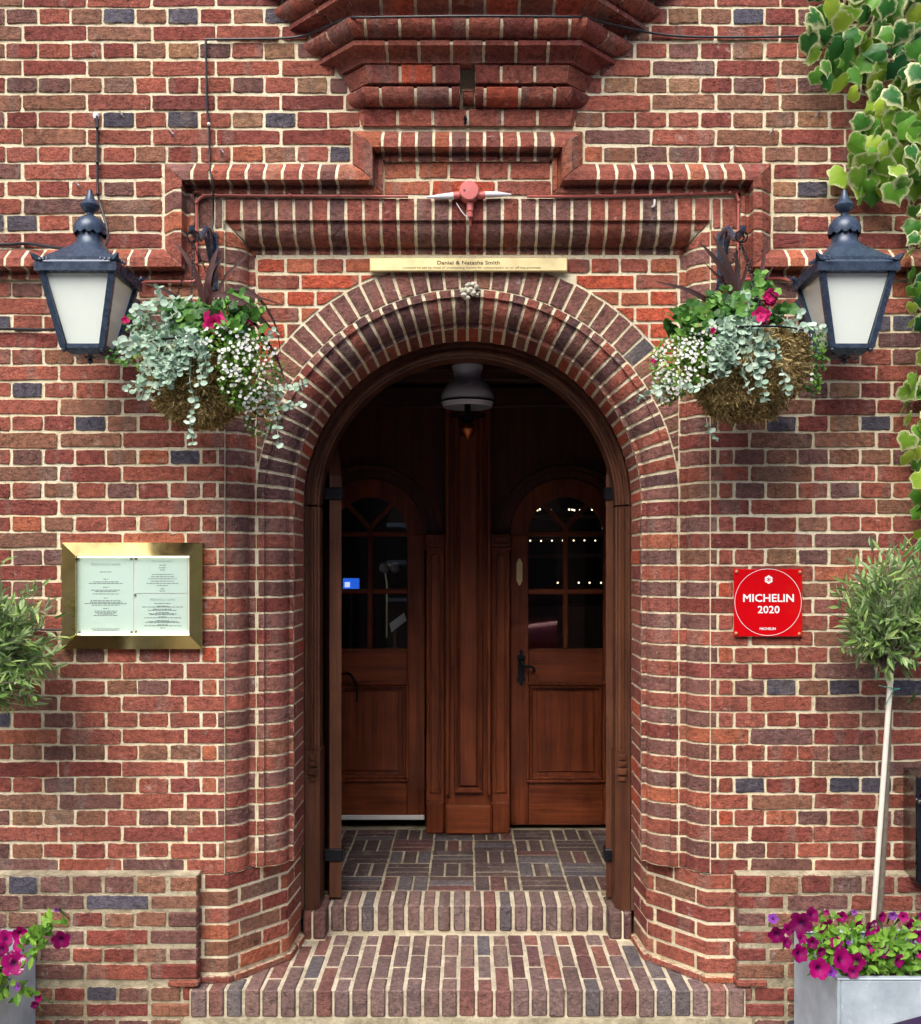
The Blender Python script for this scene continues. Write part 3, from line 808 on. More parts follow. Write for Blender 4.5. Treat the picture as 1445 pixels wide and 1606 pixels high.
# outer door leaves folded back into the porch
for sg, dx, lab in ((-1, 0, 'left outer oak door leaf folded back edge-on'), (1, .050, 'right outer oak door leaf folded back edge-on')):
    x0, x1 = .512+dx, .560+dx; ring = []; zb = ZT2+.012
    top = [(.545+.53*k/8, ZSP+.06+.36*math.sin(math.pi/2*min(1, .12+k/8))) for k in range(9)]
    pr = [(.545, zb)]+top+[(1.075, zb)]
    sh = lambda y: .22*(y-.545)
    V = [(sg*(x0+sh(y)), y, z) for y, z in pr]+[(sg*(x1+sh(y)), y, z) for y, z in pr]; n = len(pr)
    Fc = [tuple(range(n)), tuple(range(n, 2*n))[::-1]]+[(k, (k+1) % n, n+(k+1) % n, n+k) for k in range(n)]
    leaf = mk('outer_door', (V, Fc), OAKF, bld, smooth=None, label=lab)
    for zz_ in (ZT2+.16, ZSP+.03): mk('hinge', box(*sorted((sg*(x0-.006), sg*(x1+.022))), .534, .60, zz_, zz_+.05, .004), IRON, leaf)
# shell of the porch
for sg in (-1, 1): mk('porch_wall', plainbox(*sorted((sg*.93, sg*.98)), .42, 2.0, ZT1, EYE+1.15), PLAST, bld)
mk('porch_wall', plainbox(-.98, -.645, .425, .60, ZT2, EYE+1.15), PLAST, bld); mk('porch_wall', plainbox(.645, .98, .425, .60, ZT2, EYE+1.15), PLAST, bld)
V, Fc = [], []
for k in range(49):
    a = math.pi*k/48; c, s = math.cos(a), math.sin(a); V.append((.643*c, .60, ZSP+.643*s)); q = min(.98/max(abs(c), 1e-6), .93/max(s, 1e-6)); V.append((q*c, .60, ZSP+q*s))
mk('porch_wall', (V, [(2*k, 2*k+1, 2*k+3, 2*k+2) for k in range(48)]), PLAST, bld, smooth=None)
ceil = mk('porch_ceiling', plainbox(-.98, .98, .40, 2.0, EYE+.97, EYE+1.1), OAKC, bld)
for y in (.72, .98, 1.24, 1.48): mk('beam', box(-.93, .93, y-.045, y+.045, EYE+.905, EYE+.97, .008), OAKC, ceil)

# wooden screen between the two inner doors
scr = None
def arch_ring(cx, cz, r0, r1, y0, y1, a0=0., a1=math.pi, n=28):
    prof = [(r0, y1), (r0, y0), (r1, y0), (r1, y1)]
    return tsweep(prof, lambda r, y, a: (cx+r*math.cos(a), y, cz+r*math.sin(a)), a0, a1, n)
DXC = (890-581)/2/305.0; ZCP = D(0, 838)[1]; RG, RL, RM = .193, .29, .38     # door centre |x|, capital level, radii
ZDB = ZT2+.004
# spandrel boarding above the doors (plate with two arched openings)
V, Fc = [], []
g = G()
for sg in (-1, 1):
    V, Fc = [], []; x0, x1 = (-.93, 0) if sg < 0 else (0, .93); n = 40
    for k in range(n+1):
        a = math.pi*k/n; c, s = math.cos(a), math.sin(a); V.append((sg*DXC+RL*c, YD-.012, ZCP+RL*s))
        q = min(((x1-sg*DXC) if c > 0 else (sg*DXC-x0))/max(abs(c), 1e-6), (EYE+.97-ZCP)/max(s, 1e-6)); V.append((sg*DXC+q*c, YD-.012, ZCP+q*s))
    for k in range(n): Fc.append((2*k, 2*k+1, 2*k+3, 2*k+2))
    g.add((V, Fc)); g.add(plainbox(*sorted((sg*(DXC+RL), sg*.93)), YD-.012, YD+.02, ZDB, ZCP))
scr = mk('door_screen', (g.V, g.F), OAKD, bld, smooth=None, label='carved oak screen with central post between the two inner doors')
mk('head_beam', box(-.93, .93, YD-.06, YD-.014, EYE+.80, EYE+.905, .008), OAKC, scr)
for sg in (-1, 1):
    for r0, r1, y0 in ((.30, .325, YD-.030), (.328, .352, YD-.045), (.356, .382, YD-.026)):
        mk('arch_moulding', arch_ring(sg*DXC, ZCP, r0, r1, y0, YD-.01), OAKD, scr, smooth=30)
# central post with a sunk panel, flanking pilasters, capitals and plinth blocks
pxs = lambda px: (px-CX)/305.0
zt = D(0, 640)[1]
mk('post', box(pxs(698), pxs(771), YD-.062, YD, ZDB, zt, .006), OAK, scr)
for a, b in ((699, 706), (763, 770)): mk('post_bead', box(pxs(a), pxs(b), YD-.108, YD-.0625, D(0, 1240)[1], zt, .006), OAK, scr)
for a, b in ((713, 718), (752, 757)): mk('post_bead', box(pxs(a), pxs(b), YD-.094, YD-.0625, D(0, 1235)[1], zt, .005), OAK, scr)
mk('post_panel', box(pxs(721), pxs(749), YD-.082, YD-.0625, D(0, 1228)[1], zt, .006), OAK, scr)
mk('panel_foot', box(pxs(713), pxs(757), YD-.092, YD-.0625, D(0, 1238)[1], D(0, 1230)[1], .005), OAK, scr)
for c0 in (683.5, 785):
    cx = pxs(c0); h = .047
    mk('pilaster', box(cx-h, cx+h, YD-.055, YD, ZDB, ZCP-.06, .005), OAK, scr)
    g = G(); n = 10; zb_, zt_ = D(0, 1240)[1], D(0, 868)[1]; r = .030
    for rr, yy in ((r, YD-.064), (r-.008, YD-.064)): pass
    out = [(cx-r, zb_)]+[(cx+r, zb_)]+[(cx+r*math.cos(math.pi*k/n), zt_-r+r*math.sin(math.pi*k/n)) for k in range(n+1)]
    inn = [(cx+(p[0]-cx)*.70, zb_+.01+(p[1]-zb_-.01)*.985) for p in out]
    m = len(out); V = [(p[0], YD-.056, p[1]) for p in out]+[(p[0], YD-.066, p[1]) for p in inset(out, .004)]+[(p[0], YD-.066, p[1]) for p in inset(out, .008)]+[(p[0], YD-.058, p[1]) for p in inset(out, .013)]
    Fc = [(i*m+k, i*m+(k+1) % m, (i+1)*m+(k+1) % m, (i+1)*m+k) for i in range(3) for k in range(m)]+[tuple(3*m+k for k in range(m))]
    mk('pilaster_panel', (V, Fc), OAK, scr, smooth=30)
    mk('capital', box(cx-.052, cx+.052, YD-.075, YD, ZCP-.068, ZCP, .005), OAK, scr)
    g = G()
    for a in ((cx-.036, cx+.036, ZCP-.022, ZCP-.016), (cx-.036, cx+.036, ZCP-.052, ZCP-.046)): g.add(box(a[0], a[1], YD-.081, YD-.0755, a[2], a[3], .002))
    for a in (cx-.036, cx+.030): g.add(box(a, a+.006, YD-.081, YD-.0755, ZCP-.0455, ZCP-.0225, .002))
    g.add(box(cx-.056, cx+.056, YD-.081, YD-.0755, ZCP-.082, ZCP-.069, .003)); mk('capital_moulding', (g.V, g.F), OAK, scr)
    mk('plinth_block', box(cx-.048, cx+.046, YD-.085, YD, ZT2, D(0, 1252)[1], .008), OAK, scr)
mk('plinth_block', box(pxs(699), pxs(771), YD-.105, YD-.002, ZT2, D(0, 1256)[1], .010), OAKH, scr)

# the two half-glazed arched doors
def door(sg, label):
    cx = sg*DXC; yd = YD+(.035 if sg < 0 else .012); yf = yd; th = .045; zb = ZT2+(.055 if sg < 0 else .022)
    zg0 = D(0, 1018)[1]; zl1 = D(0, 1072)[1]; zp0 = D(0, 1224)[1]; zb1 = D(0, 928)[1]; zb2 = D(0, 837)[1]; hw = RL-.004
    d = mk('door', box(cx-hw, cx-RG, yf, yf+th, zb, ZCP, .003), OAK, bld, label=label)              # hinge / lock stiles
    mk('stile', box(cx+RG, cx+hw, yf, yf+th, zb, ZCP, .003), OAK, d)
    mk('arched_head', arch_ring(cx, ZCP, RG, hw, yf, yf+th), OAK, d, smooth=30)
    mk('lock_rail', box(cx-RG+.0005, cx+RG-.0005, yf+.001, yf+th, zl1, zg0, .004), OAKH, d)
    mk('bottom_rail', box(cx-RG+.0005, cx+RG-.0005, yf+.001, yf+th, zb, zp0-.008, .003), OAKH, d)
    mk('panel', box(cx-RG, cx+RG, yf+.022, yf+.035, zp0-.01, zl1, .002), OAK, d)
    mk('panel_field', box(cx-RG+.045, cx+RG-.045, yf+.012, yf+.021, zp0+.04, zl1-.045, .008), OAK, d)
    for k, w in enumerate((.016, .012)):                                # bolection moulding round the panel
        o = .0005+.018*k; y0 = yf-(.016 if k == 0 else .006); a0, a1, c0, c1 = cx-RG-.012+o, cx+RG+.012-o, zp0-.014+o, zl1+.006-o
        for q in (box(a0, a1, y0, yf+.022, c1-w, c1, .005), box(a0, a1, y0, yf+.022, c0, c0+w, .005), box(a0, a0+w, y0+.001, yf+.022, c0+w, c1-w, .005), box(a1-w, a1, y0+.001, yf+.022, c0+w, c1-w, .005)):
            mk('panel_moulding', q, OAKH if q[0][0][0] == a0 and False else OAK, d)
    yb0, yb1 = yf+.008, yf+.034; b = .0135
    mk('glazing_bar', box(cx-b, cx+b, yb0, yb1, zg0, zb2+.03, .005), OAK, d)
    for z in (zb1, zb2): mk('glazing_bar', box(cx-RG, cx+RG, yb0+.001, yb1-.001, z-b, z+b, .005), OAKH, d)
    for s in (-1, 1):                                                  # diagonal tracery in the head
        A, B = Vector((cx, 0, zb2+.03)), Vector((cx+s*.135, 0, ZCP+.175)); u = (B-A).normalized(); w = Vector((-u.z, 0, u.x))*.011
        V = [p+Vector((0, y, 0)) for y in (yb0+.002, yb1-.002) for p in (A-w, B-w, B+w, A+w)]
        mk('glazing_bar', (V, [(0, 1, 2, 3), (7, 6, 5, 4), (0, 4, 5, 1), (1, 5, 6, 2), (2, 6, 7, 3), (3, 7, 4, 0)]), OAK, d, smooth=None)
    for s in (-1, 1):
        for z0, z1 in ((zg0, zb1-b), (zb1+b, zb2-b)): mk('pane', plainbox(*sorted((cx+s*b*.8, cx+s*RG)), yf+.018, yf+.021, z0, z1), GLASS, d, smooth=None)
    n = 20; top = [(cx+RG*math.cos(math.pi*k/n), ZCP+RG*math.sin(math.pi*k/n)) for k in range(n+1)]
    pl = [(cx-RG, zb2+b), (cx+RG, zb2+b)]+top; m = len(pl)
    V = [(p[0], yf+.018, p[1]) for p in pl]+[(p[0], yf+.021, p[1]) for p in pl]
    mk('pane', (V, [tuple(range(m)), tuple(range(m, 2*m))[::-1]]), GLASS, d, smooth=None)
    return d, yf
dl, yl = door(-1, 'left inner oak door, half glazed, with a white strip along its foot')
dr, yr = door(1, 'right inner oak door, half glazed, with brass finger plate and black latch')
x0, z0 = D(541, 1285, yl); x1, z1 = D(666, 1278, yl)
mk('draught_strip', box(x0-.2, x1, yl-.018, yl-.001, z0, z1, .003), WHITE, dl)
# black pull handle on the left door
def dp(px, py, y): x, z = D(px, py, y); return (x, y, z)
mk('handle', tube(curve([dp(536, 1057, yl-.0), dp(548, 1057, yl-.045), dp(556, 1068, yl-.05), dp(560, 1082, yl-.045), dp(560, 1100, yl-.0)]), [.006]*25, 8), IRON, dl)
# latch on the right door: shaped plate, boss, lever
def plate(prof, cx, y0, y1):
    pts = [(cx+w, z) for w, z in prof]+[(cx-w, z) for w, z in reversed(prof)]; m = len(pts)
    V = [(p[0], y0, p[1]) for p in pts]+[(p[0], y1, p[1]) for p in pts]
    return V, [tuple(range(m)), tuple(range(m, 2*m))[::-1]]+[(k, (k+1) % m, m+(k+1) % m, m+k) for k in range(m)]
cx, _ = D(817.5, 0, yr); zp = lambda py: D(0, py, yr)[1]
lp = mk('latch_plate', plate([(.003, zp(1019)), (.010, zp(1022)), (.007, zp(1026)), (.023, zp(1029)), (.023, zp(1033)), (.013, zp(1036)), (.017, zp(1040)), (.017, zp(1056)), (.013, zp(1060)), (.022, zp(1064)), (.022, zp(1068)), (.008, zp(1070)), (.010, zp(1073)), (.002, zp(1075))], cx, yr-.008, yr-.0005), IRON, dr, smooth=None)
mk('latch_lever', tube(curve([(cx, yr-.008, zp(1036)), (cx, yr-.04, zp(1036)), (cx+.015, yr-.052, zp(1043)), (cx+.045, yr-.052, zp(1044)), (cx+.062, yr-.05, zp(1047)), (cx+.066, yr-.046, zp(1053))]), [.012]*6+[.009]*12+[.0075]*12+[.005], 9), IRON, dr)
cx, _ = D(815, 0, yr)
mk('finger_plate', plate([(.004, zp(876)), (.009, zp(880)), (.015, zp(883)), (.015, zp(911)), (.009, zp(914)), (.004, zp(918))], cx, yr-.005, yr-.0005), BRASS, dr, smooth=None)
for py in (885, 892, 899, 906): mk('plate_boss', lathe([(.0065, 0), (.005, .002), (.0, .003)], 10, (0, 0, 0)), BRASS, dr, smooth=40).location = Vector((cx, yr-.0065, zp(py)))-WL[dr]
# dark bar room behind the doors
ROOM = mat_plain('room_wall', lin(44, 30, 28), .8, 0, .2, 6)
g = G()
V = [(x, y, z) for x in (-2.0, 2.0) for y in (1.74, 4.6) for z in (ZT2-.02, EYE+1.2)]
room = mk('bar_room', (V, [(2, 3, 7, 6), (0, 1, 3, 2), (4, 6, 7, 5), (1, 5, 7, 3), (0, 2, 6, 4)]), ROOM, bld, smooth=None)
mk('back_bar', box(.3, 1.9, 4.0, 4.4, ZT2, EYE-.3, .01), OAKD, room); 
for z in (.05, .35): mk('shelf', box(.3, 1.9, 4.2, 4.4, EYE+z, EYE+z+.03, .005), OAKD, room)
BULB = mat_emit('warm_bulb', (1, .80, .5), 2.6)
sl = mk('string_lights', tube([P3(838, 799, 3.6), P3(900, 801, 3.6), P3(960, 799, 3.6)], .003, 5), IRON, label='string of small warm bulbs seen through the right door glass', cat='fairy lights')
def bulb(par, px, py, y, r=.011):
    r *= .62
    c = P3(px, py, y); o = mk('bulb', lathe([(0, -r), (r*.7, -r*.7), (r, 0), (r*.7, r*.7), (0, r)], 8, c), BULB, par)
for px in (843, 847, 859, 864, 893, 898, 901, 910, 916, 929, 933, 945, 950): bulb(sl, px, 799.5+rj(1), 3.6)
for px in (832, 849, 866, 883, 900, 917, 934): bulb(sl, px, 848+rj(.5), 3.6, .009)
for px in (875, 908, 925, 943): bulb(sl, px, 914, 3.6, .010)
SCRN = mat_emit('screen_blue', (.02, .13, .75), .55)
till = mk('till_screen', box(*[W(538, 0, 2.6)[0], W(563, 0, 2.6)[0]], 2.6, 2.63, W(0, 925, 2.6)[1], W(0, 907, 2.6)[1], .003), SCRN, label='small lit blue till screen behind the left door', cat='screen')
mk('till_window', plainbox(W(541, 0, 2.598)[0], W(549, 0, 2.598)[0], 2.594, 2.598, W(0, 921, 2.598)[1], W(0, 913, 2.598)[1]), mat_emit('screen_white', (.75, .85, 1), .5), till, smooth=None)
mk('till_foot', box(W(549, 0, 2.6)[0], W(553, 0, 2.6)[0], 2.605, 2.65, ZT2, W(0, 925, 2.6)[1], .003), IRON, till)
ml = mk('menu_stand', tube([P3(607, 1000, 2.7), P3(607, 915, 2.7), P3(604, 897, 2.7), P3(612, 885, 2.7)], .006, 6), BRASS, label='slim brass lamp stand behind the left door glass', cat='lamp')
for px in (603, 620): mk('lamp_globe', lathe([(0, -.035), (.028, -.02), (.033, 0), (.026, .022), (.008, .033)], 14, P3(px, 891, 2.7)), mat_plain('opal', lin(120, 112, 104), .3), ml)
pp = mk('menu_card', ([P3(611, 978, 2.5), P3(634, 961, 2.5), P3(638, 973, 2.5), P3(614, 992, 2.5)]+[P3(611, 978, 2.51), P3(634, 961, 2.51), P3(638, 973, 2.51), P3(614, 992, 2.51)], [(0, 1, 2, 3), (7, 6, 5, 4), (0, 4, 5, 1), (1, 5, 6, 2), (2, 6, 7, 3), (3, 7, 4, 0)]), WHITE, label='tilted white menu card on the lectern behind the left door', cat='menu', smooth=None)
mk('lectern', tube([P3(622, 990, 2.52), P3(622, 1290, 2.52)], .02, 6), OAKD, label='dark stand holding the menu card behind the left door', cat='stand')

# hanging oil-lamp style pendant
yp_ = 1.02; sp = F/(D0+yp_); c0 = P3(733.5, 0, yp_); zq = lambda py: EYE+(CY-py)/sp
OPAL = mat_plain('opal_glass', lin(214, 218, 226), .18, 0, .04, 8); OPAL.node_tree.nodes['Principled BSDF'].inputs['Subsurface Weight'].default_value = .0
pend = empty('pendant_lamp', (0, yp_, EYE+.905), label='oil-lamp style pendant with white opal glass shade in the porch', cat='lamp')
prof = [(.070, 574), (.072, 577), (.064, 583), (.062, 590), (.074, 597), (.100, 606), (.118, 616), (.122, 624), (.119, 631), (.110, 639), (.106, 639), (.114, 631), (.117, 624), (.113, 616), (.096, 608), (.068, 598), (.058, 590)]
mk('shade', lathe([(r, zq(p)) for r, p in prof], 40, (0, yp_, 0)), OPAL, pend)
mk('shade_ring', lathe([(.119, zq(632)), (.124, zq(632)), (.124, zq(629.5)), (.119, zq(629.5))], 40, (0, yp_, 0)), IRON, pend)
mk('chain', tube([(0, yp_-.0, EYE+.905), (.004, yp_, zq(600)), (0, yp_, zq(612))], .005, 6), IRON, pend)
mk('stem', lathe([(.0, zq(612)), (.014, zq(612)), (.014, zq(650)), (.03, zq(655)), (.03, zq(660)), (.012, zq(664))], 14, (0, yp_, 0)), IRON, pend)
mk('hoop', tube(curve([(0, yp_-.02, zq(612)), (.03, yp_-.02, zq(606)), (.046, yp_-.02, zq(613)), (.046, yp_-.02, zq(626))]), .005, 7), IRON, pend)
mk('gallery', lathe([(.085, zq(652)), (.088, zq(652)), (.088, zq(650)), (.085, zq(650))], 30, (0, yp_, 0)), IRON, pend)
for k in range(4): mk('gallery_arm', tube([(0, yp_, zq(655)), (.086*math.cos(k*1.571+.5), yp_+.086*math.sin(k*1.571+.5), zq(651))], .004, 6), IRON, pend)
mk('font', lathe([(.012, zq(663)), (.034, zq(666)), (.042, zq(673)), (.034, zq(681)), (.012, zq(686)), (.006, zq(690)), (0, zq(691))], 22, (0, yp_, 0)), mat_plain('copper', lin(150, 84, 48), .3, .9, .15), pend)
# ------------------------------------------------------------------ wall lanterns
LAMP = mat_plain('lantern_paint', lin(58, 72, 92), .27, .2, .15, 40, .05)
FROST = mat_plain('frosted_glass', lin(238, 248, 240), .14, 0, .02, 9)
def copy_tree(o, delta, parent=None):
    c = o.copy(); COL.objects.link(c); WL[c] = WL[o]+Vector(delta)
    if parent: c.parent = parent
    else: c.location = WL[c]
    for ch in list(o.children): copy_tree(ch, delta, c)
    return c
def sq(h, z, cx, cy, n=8, rr=0.0):
    """square ring of 4n points, blended towards a circle by rr"""
    P = []
    for s in range(4):
        for k in range(n):
            a = math.pi/2*s-math.pi/4+math.pi/2*k/n; q = h/max(abs(math.cos(a)), abs(math.sin(a)))
            r = q*(1-rr)+h*rr; P.append((cx+r*math.cos(a), cy+r*math.sin(a), z))
    return P
LY, LX = -.24, -1.246
def lz(z): return EYE+z
lan = empty('wall_lantern', (LX, LY, lz(.70)), cat='lantern', group='wall lanterns beside the door', label='black wall lantern with white panes on the left, beside the olive tree and black cables')
zb0, zt0, hb, ht = lz(.705), lz(.935), .062, .112
for s in range(4):
    a = math.pi/2*s; ca, sa = math.cos(a), math.sin(a)
    rot = lambda x, y: (LX+x*ca-y*sa, LY+x*sa+y*ca)
    i0, i1 = .010, .004
    q = [(-hb+i0, -hb+i1, zb0+.008), (hb-i0, -hb+i1, zb0+.008), (ht-i0, -ht+i1, zt0), (-ht+i0, -ht+i1, zt0)]
    V = [(*rot(x, y), z) for x, y, z in q]+[(*rot(x, y+.003), z) for x, y, z in q]
    mk('pane', (V, [(0, 1, 2, 3), (7, 6, 5, 4)]), FROST, lan, smooth=None)
    A = Vector((*rot(-hb, -hb), zb0-.004)); B = Vector((*rot(-ht, -ht), zt0)); w = .0095
    V = [p+Vector((x, y, 0)) for p in (A, B) for x, y in ((-w, -w), (w, -w), (w, w), (-w, w))]
    mk('corner_bar', (V, [(0, 1, 5, 4), (1, 2, 6, 5), (2, 3, 7, 6), (3, 0, 4, 7), (0, 3, 2, 1)]), LAMP, lan, smooth=None)
    mk('bottom_rail', ([(*rot(x, y), z) for x, y, z in plainbox(-hb+.009, hb-.009, -hb-.004, -hb+.012, zb0-.004, zb0+.010)[0]], plainbox(0, 1, 0, 1, 0, 1)[1]), LAMP, lan, smooth=None)
    # leaf ornament at each roof corner
    c = Vector((*rot(-.126, -.126), lz(.963))); d = Vector((*rot(-.2, -.2), 0))-Vector((LX, LY, 0)); d.normalize(); g = G(); t_ = Vector((-d.y, d.x, 0))
    g.add(loft([[c-d*.012+t_*x+Vector((0, 0, z)) for x, z in ((-.012, 0), (.012, 0), (.012, .014), (-.012, .014))], [c+d*.008+t_*x+Vector((0, 0, .006+z)) for x, z in ((-.008, 0), (.008, 0), (.008, .016), (-.008, .016))], [c+d*.022+Vector((0, 0, .026)) for _ in range(4)]], True))
    for e_ in (-1, 1):
        for k in range(3):
            p = c-d*.006*(k+1)+t_*e_*(.016+.012*k); g.add(lathe([(0, 0), (.007-.001*k, .003), (.006-.001*k, .010), (0, .014-.002*k)], 6, p))
    mk('corner_ornament', (g.V, g.F), LAMP, lan)
g = G(); g.add(loft([sq(.117, lz(.931), LX, LY), sq(.131, lz(.934), LX, LY), sq(.131, lz(.962), LX, LY), sq(.122, lz(.964), LX, LY)], True)); mk('cornice', (g.V, g.F), LAMP, lan, smooth=30)
mk('roof', loft([sq(.124, lz(.962), LX, LY), sq(.121, lz(.970), LX, LY), sq(.112, lz(.974), LX, LY, rr=.0), sq(.112, lz(.984), LX, LY, rr=.02), sq(.085, lz(1.012), LX, LY, rr=.25), sq(.060, lz(1.038), LX, LY, rr=.6), sq(.045, lz(1.058), LX, LY, rr=.95), sq(.041, lz(1.075), LX, LY, rr=1), sq(.041, lz(1.10), LX, LY, rr=1)]), LAMP, lan, smooth=35)
n = 48; rings = []
for r, z, sc in ((.052, 1.083, 1), (.053, 1.105, 0), (.050, 1.118, 0), (.040, 1.136, 0), (.022, 1.147, 0), (.012, 1.150, 0)):
    rings.append([(LX+r*math.cos(2*math.pi*k/n), LY+r*math.sin(2*math.pi*k/n), lz(z)+sc*.009*(1-abs(math.sin(math.pi*k/4)))) for k in range(n)])
mk('scalloped_cap', loft(rings), LAMP, lan, smooth=35)
mk('finial', lathe([(.012, 1.148), (.012, 1.158), (.024, 1.166), (.031, 1.178), (.032, 1.184), (.026, 1.192), (.015, 1.208), (.010, 1.222), (.007, 1.234), (0, 1.238)], 24, (LX, LY, EYE)), LAMP, lan)
mk('base_plate', loft([sq(.066, zb0-.003, LX, LY), sq(.050, zb0-.020, LX, LY, rr=.3), sq(.018, zb0-.022, LX, LY, rr=.8)]), LAMP, lan, smooth=35)
mk('drop_finial', lathe([(.010, -.02), (.006, -.028), (.010, -.034), (.006, -.042), (0, -.046)], 10, (LX, LY, zb0)), LAMP, lan)
for sx in (-1, 1):
    for sy in (-1, 1): mk('foot_knob', lathe([(.008, 0), (.009, -.006), (.005, -.012), (0, -.015)], 8, (LX+sx*hb, LY+sy*hb, zb0-.003)), LAMP, lan)
bp = [(-.088, .876), (-.088, .93), (-.06, .952), (.06, .952), (.088, .93), (.088, .876), (.06, .85), (-.06, .85)]
V = [(LX+x, y, lz(z)) for y in (-.028, -.002) for x, z in bp]; m = 8
mk('wall_plate', (V, [tuple(range(m)), tuple(range(m, 2*m))[::-1]]+[(k, (k+1) % m, m+(k+1) % m, m+k) for k in range(m)]), LAMP, lan, smooth=None)
for sx in (-1, 1): mk('bolt', lathe([(.010, 0), (.010, .006), (0, .009)], 10), mat_plain('rusty_bolt', lin(120, 74, 58), .6, .4), lan, smooth=30).location = Vector((LX+sx*.072, -.034, lz(.90)))-WL[lan]
for o in lan.children:
    if o.name.startswith('bolt'): o.rotation_euler = (math.pi/2, 0, 0)
for sx in (-1, 1): mk('bracket_arm', tube(curve([(LX+sx*.065, -.03, lz(.93)), (LX+sx*.075, -.07, lz(.90)), (LX+sx*.06, -.10, lz(.84)), (LX+sx*.05, -.16, lz(.76)), (LX+sx*.03, LY+.05, lz(.70))]), .011, 8), LAMP, lan)
lan2 = copy_tree(lan, (1.244-LX, 0, 0)); lan2['label'] = 'black wall lantern with white panes on the right, under the variegated ivy'

# ------------------------------------------------------------------ signs
RED_ = mat_plain('red_acrylic', lin(206, 8, 18), .12, 0, .05, 5, coat=.5); RED_.node_tree.nodes['Principled BSDF'].inputs['Coat Roughness'].default_value = .05
PRINT = mat_plain('white_print', lin(246, 246, 246), .5, 0, .01)
y_ = -.016
x0, z1 = W(1151.5, 892.5, y_); x1, z0 = W(1259, 998.5, y_)
sign = mk('guide_sign', box(x0, x1, y_, y_+.006, z0, z1, .0015), RED_, label='square red restaurant guide sign for 2020 with white lettering', cat='sign')
mk('lettering', wall_text('MICHELIN', 1205.8, 937.5, y_-.0008, 12.4, .0007, 79), PRINT, sign, smooth=None)
mk('year', wall_text('2020', 1206, 955.7, y_-.0008, 11.8, .0005, 34), PRINT, sign, smooth=None)
mk('wordmark', wall_text('MICHELIN', 1204.5, 986, y_-.0008, 3.8, .0003, 25), PRINT, sign, smooth=None)
cxx, czz = W(1205, 944.5, y_); rr = 52.2/ (F/(D0+y_))
mk('ring', (lambda V, Fc: (V, Fc))(*tsweep([(rr-.0007, y_-.0006), (rr+.0007, y_-.0006)], lambda r, y, a: (cxx+r*math.cos(a), y, czz+r*math.sin(a)), 0, 2*math.pi, 90)), PRINT, sign, smooth=None)
fx, fz = W(1206, 909, y_); g = G(); k_ = 1/(F/(D0+y_))                                  # six-lobed flower star
n = 60; V, Fc = [], []
for k in range(n):
    a = 2*math.pi*k/n; lob = abs(math.cos(3*a-math.pi/2)); ro = (5.0+1.6*lob**.6)*k_; ri = (3.0+1.6*lob)*k_*.82
    V += [(fx+ri*math.cos(a), y_-.0007, fz+ri*math.sin(a)), (fx+ro*math.cos(a), y_-.0007, fz+ro*math.sin(a))]
for k in range(n): Fc.append((2*k, 2*k+1, (2*k+3) % (2*n), (2*k+2) % (2*n)))
g.add((V, Fc))
for k in range(6):
    a = math.pi/3*k; u = Vector((math.cos(a), 0, math.sin(a))); w = Vector((-u.z, 0, u.x)); c = Vector((fx, y_-.0008, fz))
    g.add(([c+u*3.9*k_+w*1.1*k_, c+u*3.9*k_-w*1.1*k_, c+u*1.5*k_-w*.4*k_, c+u*1.5*k_+w*.4*k_], [(0, 1, 2, 3)]))
mk('star', (g.V, g.F), PRINT, sign, smooth=None)
COPPER = mat_plain('copper_screw', lin(222, 138, 104), .3, .7, .1)
for px, py in ((1155.5, 896.5), (1255, 897.5), (1154.8, 993.5), (1254, 994.5)):
    c = P3(px, py, y_-.001); V, Fc = lathe([(.0068, 0), (.0066, .003), (.004, .006), (0, .007)], 14); mk('screw', ([(c.x+v[0], c.y-v[2], c.z+v[1]) for v in V], Fc), COPPER, sign)
for sx in (x0+.01, x1-.01): mk('spacer', box(sx-.004, sx+.004, y_+.0062, .004, z0+.01, z0+.02, .001), COPPER, sign)

# brass menu case
yo, yi = -.022, -.060
X0, Z1 = W(97, 851, yo); X1, Z0 = W(317.5, 1018, yo); a0, b1 = W(118, 871.5, yi); a1, b0 = W(297, 997, yi)
menu = empty('menu_case', ((X0+X1)/2, 0, Z0), label='brass-framed glazed menu case with lit pages on the left wall', cat='menu case')
O = [(X0, Z0), (X1, Z0), (X1, Z1), (X0, Z1)]; I = [(a0, b0), (a1, b0), (a1, b1), (a0, b1)]
for k in range(4):
    o1, o2, i1, i2 = O[k], O[(k+1) % 4], I[k], I[(k+1) % 4]
    V = [(o1[0], yo, o1[1]), (o2[0], yo, o2[1]), (i2[0], yi, i2[1]), (i1[0], yi, i1[1]), (i2[0], yi+.022, i2[1]), (i1[0], yi+.022, i1[1]), (o1[0], .002, o1[1]), (o2[0], .002, o2[1])]
    mk('frame_side', (V, [(0, 1, 2, 3), (3, 2, 4, 5), (6, 7, 1, 0)]), BRASSL, menu, smooth=None)
PAPER = mat_plain('menu_paper', lin(200, 220, 212), .6, 0, .02, 8)
INK = mat_plain('grey_ink', lin(120, 132, 134), .8, 0, .02)
HEAD = mat_plain('faded_ink', lin(160, 176, 176), .8, 0, .02)
yb_ = yi+.020
mk('back_board', plainbox(a0, a1, yb_, yb_+.004, b0, b1), WHITE, menu, smooth=None)
LED = mat_emit('led_strip', (1, .98, .84), 2.5)
for z in (b0+.003, b1-.005): mk('light_strip', box(a0+.004, a1-.004, yb_-.010, yb_-.006, z, z+.002, .0005), LED, menu)
def page(pxa, pxb, pya, pyb):
    y = yb_-.002; xa, za = W(pxa, pya, y); xb, zb = W(pxb, pyb, y); return mk('page', plainbox(xa, xb, y, y+.001, zb, za), PAPER, menu, smooth=None)
